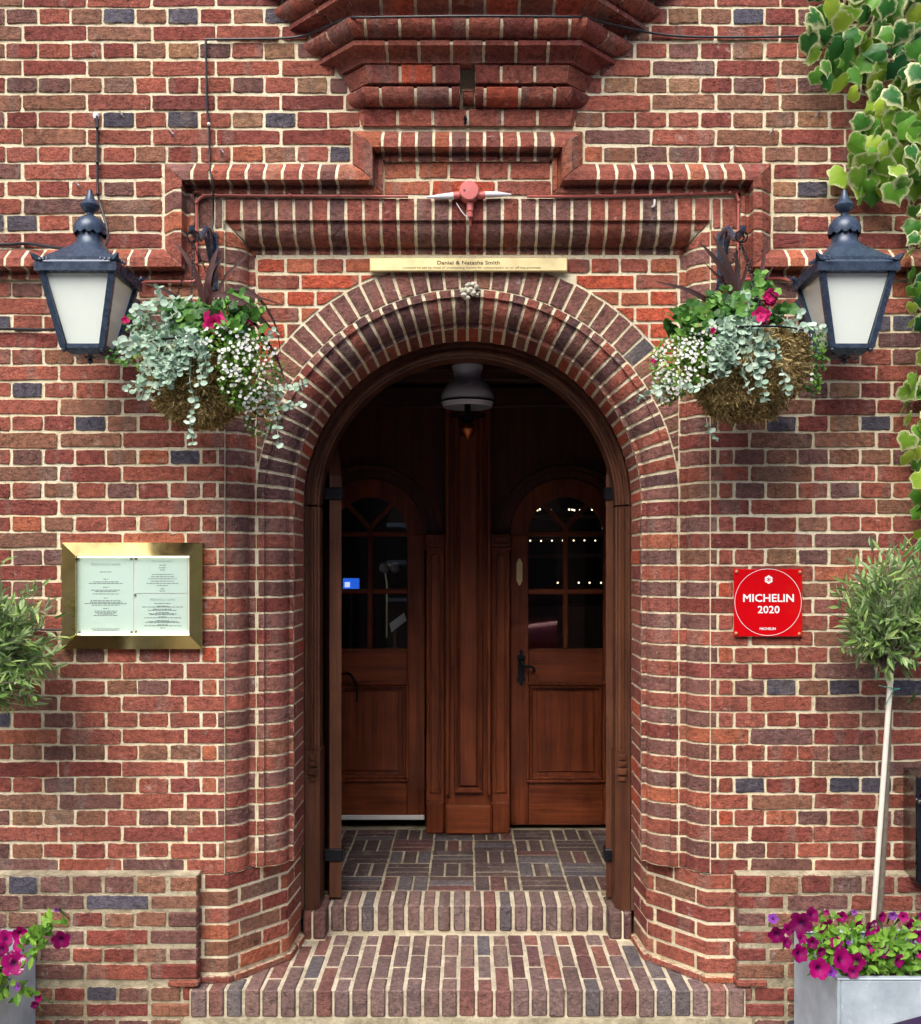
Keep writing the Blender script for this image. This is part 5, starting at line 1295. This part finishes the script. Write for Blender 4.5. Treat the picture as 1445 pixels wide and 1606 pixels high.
for pts, w in (([(318, 520, -.28), (314, 450, -.30), (292, 402, -.30), (270, 376, -.29)], .007), ([(322, 520, -.28), (325, 450, -.27), (334, 410, -.26), (344, 384, -.25)], .008), ([(326, 520, -.28), (330, 450, -.26), (340, 420, -.25), (352, 395, -.24)], .007), ([(320, 510, -.30), (328, 470, -.36), (348, 462, -.38), (390, 480, -.38), (420, 510, -.36), (432, 515, -.35)], .0075),
               ([(312, 515, -.29), (285, 475, -.32), (255, 453, -.33), (222, 443, -.33)], .005), ([(326, 505, -.29), (350, 440, -.30), (372, 415, -.30), (390, 398, -.29)], .003), ([(328, 500, -.30), (370, 462, -.33), (410, 468, -.33), (450, 480, -.31)], .0025), ([(334, 500, -.32), (390, 500, -.37), (418, 535, -.37), (440, 575, -.35), (446, 600, -.34)], .0035), ([(330, 490, -.30), (360, 455, -.33), (400, 462, -.33), (432, 510, -.32), (441, 562, -.31)], .003), ([(324, 500, -.28), (332, 465, -.30), (326, 440, -.31), (342, 410, -.3)], .006)):
    mk('strap_leaf', blade(pts, max(w*1.15, .0045), R.random()*.5), CORD, cd, smooth=60)
# right basket
xm, rx, rim, H = basket(1163.5, (1072, 1264, 528, 662), 'moss-lined hanging basket right of the door beside the right lantern', 'right')
ctr = (1165, 560, 155, 150)
leafy('pelargonium', 'green pelargonium with two bright pink blooms at the top of the right basket', (1130, 510), [(1080, 503, 34, 30), (1150, 478, 42, 26), (1192, 455, 24, 26), (1110, 520, 40, 16), (1212, 495, 30, 14)], 250, ctr, .019, DARKG, [(1208, 467, 14, -.40), (1192, 497, 15, -.45), (1096, 512, 5, -.42), (1119, 519, 5, -.46), (1027, 566, 4, -.33)])
leafy('leafy_plant', 'dark green foliage spilling over the right end of the right basket', (1265, 540), [(1277, 555, 20, 46), (1272, 598, 14, 22)], 230, (1165, 560, 190, 170, -.22, .12), .009, DARKG, oval=True)
silver('silver_plant', 'pale silver trailing foliage across the middle of the right basket', (1185, 530), [(1165, 545, 62, 36), (1130, 530, 40, 26), (1215, 520, 46, 20)], [
    [(1200, 530, -.44), (1240, 520, -.44), (1270, 512, -.42), (1292, 514, -.40)], [(1200, 540, -.46), (1190, 580, -.48), (1198, 605, -.48), (1200, 625, -.47)], [(1180, 550, -.46), (1165, 580, -.48), (1175, 612, -.48)], [(1150, 560, -.46), (1125, 590, -.47), (1095, 608, -.46), (1070, 606, -.44)], [(1108, 655, -.34), (1112, 675, -.34), (1126, 692, -.33)], [(1050, 600, -.36), (1025, 615, -.36), (1003, 625, -.35)], [(1220, 550, -.46), (1228, 585, -.47), (1236, 615, -.46)], [(1180, 500, -.42), (1172, 470, -.40), (1168, 456, -.39)], [(1230, 515, -.42), (1250, 500, -.40), (1258, 494, -.38)]], 44, ctr)
bacopa('white_flowering_plant', 'mass of tiny white flowers cascading from the left half of the right basket', (1090, 540), [(1065, 572, 44, 48), (1100, 540, 44, 26), (1045, 605, 22, 30), (1120, 560, 16, 20)], 1400, 230, ctr, 'white flowering plants in the baskets')
bacopa('white_flowering_plant', 'few white flowers in dark foliage at the right end of the right basket', (1270, 560), [(1272, 550, 20, 30), (1280, 600, 10, 22)], 60, 9, (1165, 560, 190, 170, -.25, .12), 'white flowering plants in the baskets')
cd = empty('cordyline', P3(1165, 520, YB), label='dark red strap-leaved cordyline rising from the right basket', cat='plant', group='cordylines in the baskets')
for pts, w in (([(1160, 520, -.28), (1150, 455, -.30), (1125, 410, -.31), (1094, 376, -.31)], .0085), ([(1162, 520, -.28), (1152, 450, -.28), (1135, 400, -.28), (1117, 366, -.27)], .0095), ([(1155, 520, -.30), (1120, 480, -.36), (1080, 455, -.38), (1023, 440, -.38)], .007), ([(1168, 520, -.27), (1158, 460, -.25), (1157, 420, -.24), (1155, 385, -.23)], .008), ([(1180, 520, -.27), (1190, 450, -.26), (1198, 410, -.25), (1200, 384, -.24)], .006), ([(1180, 520, -.27), (1195, 460, -.26), (1205, 432, -.25), (1214, 416, -.24)], .004), ([(1158, 510, -.28), (1140, 450, -.29), (1118, 425, -.29), (1104, 410, -.29)], .003), ([(1165, 515, -.27), (1162, 460, -.25), (1172, 420, -.24), (1182, 396, -.23)], .0045)):
    mk('strap_leaf', blade(pts, max(w*1.15, .0045), R.random()*.5), CORD, cd, smooth=60)

# ------------------------------------------------------------------ variegated ivy
IVY = mat_leaf('ivy_leaf', [lin(34, 84, 44), lin(62, 126, 56), lin(104, 162, 54), lin(166, 194, 66)], rim=lin(224, 228, 176), rough=.38, trans=.25)
OUT = [(0, -1.0), (.14, -.76), (.32, -.58), (.52, -.46), (.68, -.30), (.62, -.06), (.64, .14), (.60, .32), (.42, .46), (.18, .50), (0, .36)]
OUT = OUT+[(-x, z) for x, z in OUT[-2:0:-1]]
IVM = []
for v_ in range(10):
    n = len(OUT); V, A = [(0, -.10, -.1)], [0.0]; sq_ = R.uniform(.85, 1.15); sk = rj(.12); cv = R.uniform(.08, .32); lobe = R.uniform(-.35, .3)
    for fr, ed in ((.66, .25), (1.0, 1.0)):
        for x, z in OUT:
            k = 1+rj(.07) if fr == 1 else 1; r_ = math.hypot(x, z); k *= 1+lobe*(.62/max(.3, r_)-1)*(1 if r_ < .9 else 0)*.75
            X, Z = x*fr*k*sq_+sk*z*fr, z*fr*k; V.append((X, cv*(X*X*1.1+(Z+.1)**2*.8)-.10+rj(.035)+.12*abs(X), Z)); A.append(ed)
    Fc = [(0, 1+k, 1+(k+1) % n) for k in range(n)]+[(1+k, 1+n+k, 1+n+(k+1) % n, 1+(k+1) % n) for k in range(n)]
    IVM.append(mesh('leaf', V, Fc, 70, {'edge': A, 'tint': [v_/9]*len(V)}))
ivy = empty('ivy', (1.55, 0, zc(400)), label='variegated ivy with cream-edged leaves climbing the right edge of the wall', cat='ivy')
spots = []
def ivy_fill(n, test, box_, y0, y1, tl, mind=13):
    k = 0; tries = 0
    while k < n and tries < 6000:
        tries += 1; px, py = R.uniform(*box_[:2]), R.uniform(*box_[2:])
        if not test(px, py) or any((px-a)**2+(py-b)**2 < mind**2 for a, b in spots): continue
        spots.append((px, py)); k += 1; s = R.uniform(.040, .068)*(1 if py < 340 else .85)
        o = put('leaf', IVM[min(9, max(0, int(R.gauss(*tl))))], IVY, P3(px, py, R.uniform(y0, y1)), ivy, rot=(R.gauss(.45, .4), R.gauss(0, .65), R.gauss(0, .6)), scale=(s, s, s))
ivy_fill(105, lambda x, y: y < 150-.0*x and x > 1268+abs(y-70)*.16 and not (x < 1330 and y > 132), (1262, 1490, -40, 165), -.15, -.04, (4.6, 2.6))
ivy_fill(88, lambda x, y: x > 1450-(y-90)*1.0 and x > 1338+max(0, 190-y)*.4+max(0, y-250)*.2, (1330, 1490, 95, 305), -.14, -.04, (7.2, 1.8))
ivy_fill(40, lambda x, y: x > 1424+abs(y-420)*.10, (1415, 1500, 325, 520), -.14, -.03, (5.5, 2.5))
ivy_fill(40, lambda x, y: x > 1414+abs(y-650)*.14, (1405, 1500, 540, 770), -.13, -.03, (6.5, 2.2))
ivy_fill(16, lambda x, y: True, (1432, 1500, 770, 860), -.13, -.03, (6, 2))
for px, py, tl in ((1318, 276, 9), (1330, 283, 8), (1345, 292, 6), (1362, 285, 4), (1434, 1092, 3), (1372, 305, 4), (1358, 272, 5)): ivy_fill(1, lambda x, y: True, (px-1, px+1, py-1, py+1), -.06, -.04, (tl, .4), 5)
for pts in ([(1440, 40, -.03), (1390, 90, -.06), (1330, 110, -.05)], [(1460, 180, -.03), (1400, 220, -.06), (1372, 262, -.05)], [(1440, 330, -.02), (1428, 420, -.03), (1440, 520, -.02)], [(1445, 560, -.02), (1425, 640, -.03), (1438, 740, -.02)], [(1500, -60, -.02), (1470, 120, -.03), (1500, 300, -.02), (1475, 500, -.02), (1490, 800, -.02), (1470, 1100, -.02)], [(1470, 120, -.03), (1400, 60, -.04), (1320, 70, -.04), (1268, 60, -.03)], [(1490, 230, -.03), (1420, 280, -.03), (1340, 282, -.02), (1285, 280, -.01)]):
    mk('vine_stem', tube(curve([P3(*p) for p in pts]), .004, 6), mat_plain('vine_bark', lin(110, 96, 64), .8) if 'vine_bark' not in bpy.data.materials else bpy.data.materials['vine_bark'], ivy)

# ------------------------------------------------------------------ olive trees in planters
OLIVE = mat_leaf('olive_leaf', [lin(86, 122, 56), lin(126, 162, 86), lin(176, 202, 124)], rough=.5, trans=.2, back=lin(160, 182, 146))
BARK = mat_plain('olive_bark', lin(112, 104, 92), .85, 0, .3, 60, .6); CANE = mat_plain('white_cane', lin(226, 220, 206), .6, 0, .08, 30)
def olive(lab, base, fork, centre, rad, cane=True, lean=(0, 0)):
    b, f, c = Vector(base), Vector(fork), Vector(centre); t = empty('olive_tree', b, label=lab, cat='olive tree', group='standard olive trees')
    mid = (b+f)/2+Vector((.006, .004, 0)); mk('trunk', tube(curve([b, mid, f]), [.013-.003*k/12 for k in range(13)], 10), BARK, t)
    g, gt = G(), G()
    def spray(p0, p1, nl):
        P = curve([p0, (p0+p1)/2+rv()*.02, p1], 5); gt.add(tube(P, [.0022*(1-.6*i/10) for i in range(len(P))], 4, False)); d0 = (p1-p0).normalized()
        for k in range(nl):
            i = R.uniform(.25, 1)*(len(P)-1); q = P[int(i)].lerp(P[min(len(P)-1, int(i)+1)], i-int(i)); s = d0.cross(rv()).normalized()
            g.add(leafgeo(q, (d0*R.uniform(.4, 1.1)+s*R.uniform(.4, .9)), rv()+UP*.6, R.uniform(.036, .064), R.uniform(.009, .0155), R.random(), R.uniform(-.1, .25), .15))
    for k in range(9):
        q = f.lerp(c, .5)+rv()*rad*.35; gt.add(tube(curve([f, f.lerp(q, .5)+rv()*.01, q]), .0045, 5, False))
        for _ in range(21):
            d = rv(); d = Vector((d.x, d.y, d.z*.95)).normalized(); spray(q+rv()*.02, c+Vector((d.x*rad, d.y*rad, d.z*rad*1.08))*R.uniform(.55, 1.13), 13)
    mk('crown', g.out(), OLIVE, t, smooth=None, kind='stuff'); mk('twigs', gt.out(), BARK, t, kind='stuff')
    if cane:
        ca, cb = cane; o = mk('cane', tube([ca, cb], .0085, 8), CANE, t); 
        m = Vector(cb)+Vector((.004, -.012, -.05)); mk('tie', tube(curve([m+Vector((-.05, 0, .012)), m+Vector((-.015, -.004, .004)), m+Vector((.02, 0, 0)), m+Vector((-.005, -.006, -.006)), m+Vector((-.03, 0, -.06))]), .0016, 5), mat_plain('green_tie', lin(70, 150, 130), .5), t)
YT = -.27
olive('olive tree with white support cane in the right zinc planter', P3(1377, 1470, YT), P3(1396, 1062, YT+.02), P3(1408, 950, YT+.02),   .205, (P3(1368, 1470, YT-.02), P3(1398, 1056, YT)))
olive('olive tree at the left edge beside the menu case', P3(-70, 1470, YT), P3(-40, 1080, YT), P3(-12, 1004, YT), .215, None)

# ------------------------------------------------------------------ planters with petunias
def mat_zinc():
    t = NT('zinc'); v = t.coord(); a = t.noise(v, 7, 6, .7); b = t.noise(v, 60, 4)
    c = t.ramp(a, [(.3, lin(150, 164, 176)), (.55, lin(178, 192, 204)), (.75, lin(204, 216, 226))]); c = t.mix(t.val(b, .62, .75, 0, .4), c, lin(226, 232, 238)); return t.out(c, t.val(a, .3, .7, .38, .6), .12, .5)
ZINC = mat_zinc(); SOIL = mat_plain('soil', lin(46, 36, 28), .95, 0, .4, 60, .8)
def planter(x0, x1, y0, y1, h, lab):
    p = empty('planter', ((x0+x1)/2, (y0+y1)/2, 0), label=lab, cat='planter', group='zinc planters against the wall'); t = .012
    mk('side', box(x0, x0+t, y0, y1, 0, h, .004), ZINC, p); mk('side', box(x1-t, x1, y0, y1, 0, h, .004), ZINC, p)
    mk('side', box(x0+t, x1-t, y0+.0005, y0+t, 0, h-.0005, .004), ZINC, p); mk('side', box(x0+t, x1-t, y1-t, y1-.0005, 0, h-.0005, .004), ZINC, p)
    g = G(); e = .022
    for q in (box(x0-.002, x1+.002, y0-.002, y0+e, h, h+.006, .003), box(x0-.002, x1+.002, y1-e, y1+.002, h, h+.006, .003), box(x0-.002, x0+e, y0+e, y1-e, h, h+.006, .003), box(x1-e, x1+.002, y0+e, y1-e, h, h+.006, .003)): g.add(q)
    mk('rim', (g.V, g.F), ZINC, p); mk('soil', box(x0+t, x1-t, y0+t, y1-t, h-.06, h-.035, .01), SOIL, p); return p
planter(1.134, 1.574, -.485, -.06, .385, 'pale zinc planter at the lower right under the right olive tree')
planter(-1.94, -1.50, -.485, -.06, .385, 'pale zinc planter at the lower left corner')
def petunia(lab, base, flowers, ells, nl, ctr):
    o = empty('petunia_plant', P3(*base), label=lab, cat='petunias', group='petunias in the zinc planters'); g, gs = G(), G()
    for px, py, r, kind, y in flowers:
        p = P3(px, py, y); f = flowergeo(p, Vector((rj(.55), -1, .25+rj(.4))), r/(F/(D0+y)), R.random(), 5, .10, 6, .5); mk('flower', f, {'m': MPET, 'f': FPET, 'v': VPET}[kind], o, smooth=60)
        gs.add(tube([p+Vector((0, .02, -.005)), p+Vector((rj(.02), .07, -.05))], [.006, .002], 5, False))
    for _ in range(nl):
        px, py = in_ell(ells); y = dome_y(px, py, *ctr)+R.uniform(-.01, .06); g.add(leafgeo(P3(px, py, y), rv()+Vector((0, -.35, .25)), Vector((rj(.5), -1, .7)), R.uniform(.026, .046), R.uniform(.016, .026), R.uniform(.25, 1)))
    mk('leaves', g.out(), GREEN, o, smooth=None, kind='stuff'); mk('stems', gs.out(), GSTEM, o, kind='stuff')
def zz7(x, y): return 1190+x/5.667, 1380+y/5.667
fl = []
for x, y, r, k, dy in ((165, 490, 84, 'm', -.33), (375, 390, 112, 'm', -.36), (480, 310, 75, 'm', -.33), (265, 440, 60, 'm', -.33), (610, 430, 90, 'm', -.36), (370, 655, 88, 'm', -.45), (540, 790, 105, 'm', -.50), (745, 710, 118, 'm', -.49), (870, 725, 88, 'm', -.48), (385, 520, 56, 'm', -.40), (1010, 440, 92, 'f', -.40), (890, 420, 60, 'm', -.36), (130, 345, 52, 'v', -.30), (1350, 430, 90, 'm', -.36), (1195, 320, 44, 'v', -.33), (1345, 590, 56, 'v', -.42), (1430, 640, 60, 'm', -.44), (1450, 320, 40, 'm', -.30), (600, 285, 30, 'f', -.28), (850, 290, 28, 'v', -.28), (1190, 530, 42, 'v', -.40), (800, 560, 24, 'v', -.44), (690, 560, 60, 'm', -.43), (1110, 640, 66, 'm', -.46), (1250, 720, 70, 'm', -.48), (990, 600, 54, 'm', -.45), (250, 560, 55, 'm', -.40), (480, 560, 60, 'm', -.42), (1100, 330, 50, 'm', -.32), (740, 330, 55, 'm', -.31), (1290, 330, 50, 'm', -.33), (560, 640, 50, 'm', -.46), (1420, 500, 60, 'm', -.42), (650, 820, 50, 'v', -.5), (1620, 520, 80, 'm', -.40), (1780, 640, 80, 'm', -.44), (1700, 400, 70, 'm', -.34), (840, 820, 60, 'm', -.49)):
    px, py = zz7(x, y); fl.append((px, py, r/5.667*.92, k, dy))
petunia('magenta petunias overflowing the right zinc planter', (1380, 1520, -.27), fl, [(1345, 1490, 75, 38), (1390, 1500, 60, 34), (1450, 1490, 60, 40), (1290, 1480, 24, 30), (1300, 1515, 16, 18), (1320, 1450, 30, 16)], 480, (1390, 1510, 170, 90, -.24, .22))
fl = []
for x, y, r, k, dy in ((60, 560, 105, 'm', -.34), (240, 500, 90, 'm', -.33), (235, 630, 95, 'm', -.36), (165, 865, 150, 'f', -.40), (745, 580, 112, 'm', -.30), (20, 690, 90, 'm', -.38), (470, 1280, 58, 'm', -.34), (425, 1370, 50, 'm', -.34), (215, 1150, 55, 'v', -.38), (690, 215, 30, 'v', -.26), (-120, 700, 120, 'm', -.36), (-200, 900, 120, 'm', -.40), (-100, 500, 100, 'm', -.3)):
    fl.append((x/7.79, 1400+y/7.79, r/7.79, k, dy))
petunia('magenta petunias spilling from the left zinc planter', (-20, 1520, -.27), fl, [(55, 1475, 22, 20), (68, 1455, 10, 12), (88, 1445, 12, 12), (5, 1540, 12, 26), (30, 1558, 26, 10), (45, 1500, 14, 10), (-40, 1510, 50, 40)], 230, (0, 1500, 150, 100, -.24, .16))

# ------------------------------------------------------------------ parked car, only its wing reaches the corner of the view
TYRE = mat_plain('tyre', (.015, .015, .016), .8); CGL = mat_plain('car_glass', (.02, .025, .03), .05); HL = mat_glass('lamp_glass')
def make_car(CX0, CYC, paint, lab, fz=0.0):
    HWD = .82; car = empty('parked_car', (CX0+2.1, CYC, -.11), label=lab, cat='car', group='cars parked in the street')
    def ring_car(x, zb, zs, zt, hw, ht):
        """section: sill, shoulder, top"""
        half = [(hw*.90, zb), (hw, zb+.12), (hw*1.01, (zb+zs)/2), (hw*.99, zs-.05), (hw*.95, zs), (ht, zt-.025), (ht*.85, zt), (ht*.4, zt+.012)]
        return [(CX0+x, CYC-y, z) for y, z in half]+[(CX0+x, CYC+y, z) for y, z in reversed(half)]
    rg = [ring_car(0, .18, .44, .50, .52, .40), ring_car(.05, .12, .54, .66, .66, .52), ring_car(.2, .10, .62, .745, .76, .62), ring_car(.6, .10, .68, .83, .81, .66), ring_car(1.1, .10, .74, .88, HWD, .68), ring_car(1.3, .10, .78, .93, HWD, .66), ring_car(2.0, .10, .80, 1.32, HWD, .58), ring_car(2.6, .10, .80, 1.38, HWD, .58), ring_car(3.4, .10, .82, 1.33, HWD, .57), ring_car(4.0, .12, .82, .98, .79, .60), ring_car(4.25, .2, .7, .84, .68, .5)]
    mk('body', loft(rg, True, True), paint, car, smooth=40)
    for sg in (-1, 1):
        mk('side_window', ([(CX0+x, CYC+sg*(y+.012), z) for x, y, z in ((1.75, .735, .86), (3.6, .735, .88), (3.3, .605, 1.27), (2.1, .605, 1.27))], [(0, 1, 2, 3)]), CGL, car, smooth=None)
        mk('headlight', loft([[(CX0+.06+.05*a, CYC+sg*(.50+.10*math.cos(q)*(1-a*.3)), .53+.06*math.sin(q)*(1-a*.3)) for q in [2*math.pi*k/12 for k in range(12)]] for a in (1, -.2)], False, True), HL, car)
        for x in (.85, 3.4):
            w = mk('wheel', (lambda V, Fc: ([(CX0+x+v[0], CYC+sg*.74+v[2], .20+v[1]) for v in V], Fc))(*lathe([(.20, -.10), (.29, -.10), (.31, -.06), (.31, .06), (.29, .10), (.20, .10)], 30)), TYRE, car)
            mk('rim', (lambda V, Fc: ([(CX0+x+v[0], CYC+sg*.74+v[2], .20+v[1]) for v in V], Fc))(*lathe([(.20, -.09), (.19, .0), (.05, .0), (.0, .0)], 30)), BRUSH, w)
    mk('windscreen', ([(CX0+x, CYC+y, z) for x, y, z in ((1.34, -.62, .96), (1.34, .62, .96), (1.96, .54, 1.325), (1.96, -.54, 1.325))], [(0, 1, 2, 3)]), CGL, car, smooth=None)
make_car(.62, -2.18, mat_plain('blue_car_paint', lin(34, 24, 88), .4, 0, .03, 3, spec=.25, coat=.12), 'dark blue parked car whose bonnet just enters the lower right corner')
make_car(.35, -8.3, mat_plain('red_car_paint', lin(170, 14, 30), .2, .2, .03, 3, coat=1), 'red parked car across the street, seen only as a reflection in the right door')

# ------------------------------------------------------------------ terrace across the street (behind the camera; shades the porch and shows in reflections)
far_mat = mat_plain('far_brick', lin(120, 84, 70), .9, 0, .2, 3); SLATE = mat_plain('roof_slate', lin(74, 76, 84), .7, 0, .2, 6); SASH = mat_plain('white_sash', lin(220, 220, 214), .5)
for h_ in range(5):
    hx = -15+h_*6.0; hh = 8.2+(h_ % 2)*.5
    th_ = empty('terrace_house', (hx+3, -14, -.1), label='brick terrace house across the street, number %s from the left' % ('one', 'two', 'three', 'four', 'five')[h_], cat='house', group='terrace across the street')
    mk('wall', box(hx, hx+5.98, -20, -14, -.1, hh, .02), far_mat, th_)
    mk('roof', ([(hx, -13.8, hh), (hx+5.98, -13.8, hh), (hx+5.98, -17, hh+2.0), (hx, -17, hh+2.0), (hx, -20.2, hh), (hx+5.98, -20.2, hh)], [(0, 1, 2, 3), (3, 2, 5, 4), (0, 3, 4), (1, 5, 2)]), SLATE, th_, smooth=None)
    for r_ in range(3):
        for c_ in range(2):
            if r_ == 0 and c_ == 1: continue
            wx, wz = hx+1.0+c_*2.6, .9+r_*2.6; w_o = mk('window', box(wx, wx+1.3, -13.99, -13.90, wz, wz+1.6, .02), SASH, th_)
            for q in (0, 1): mk('pane', box(wx+.08, wx+1.22, -13.895, -13.885, wz+.08+q*.76, wz+.76+q*.76, .005), CGL, w_o)
    mk('door', box(hx+3.8, hx+4.8, -13.99, -13.90, -.1, 2.1, .02), CGL, th_)
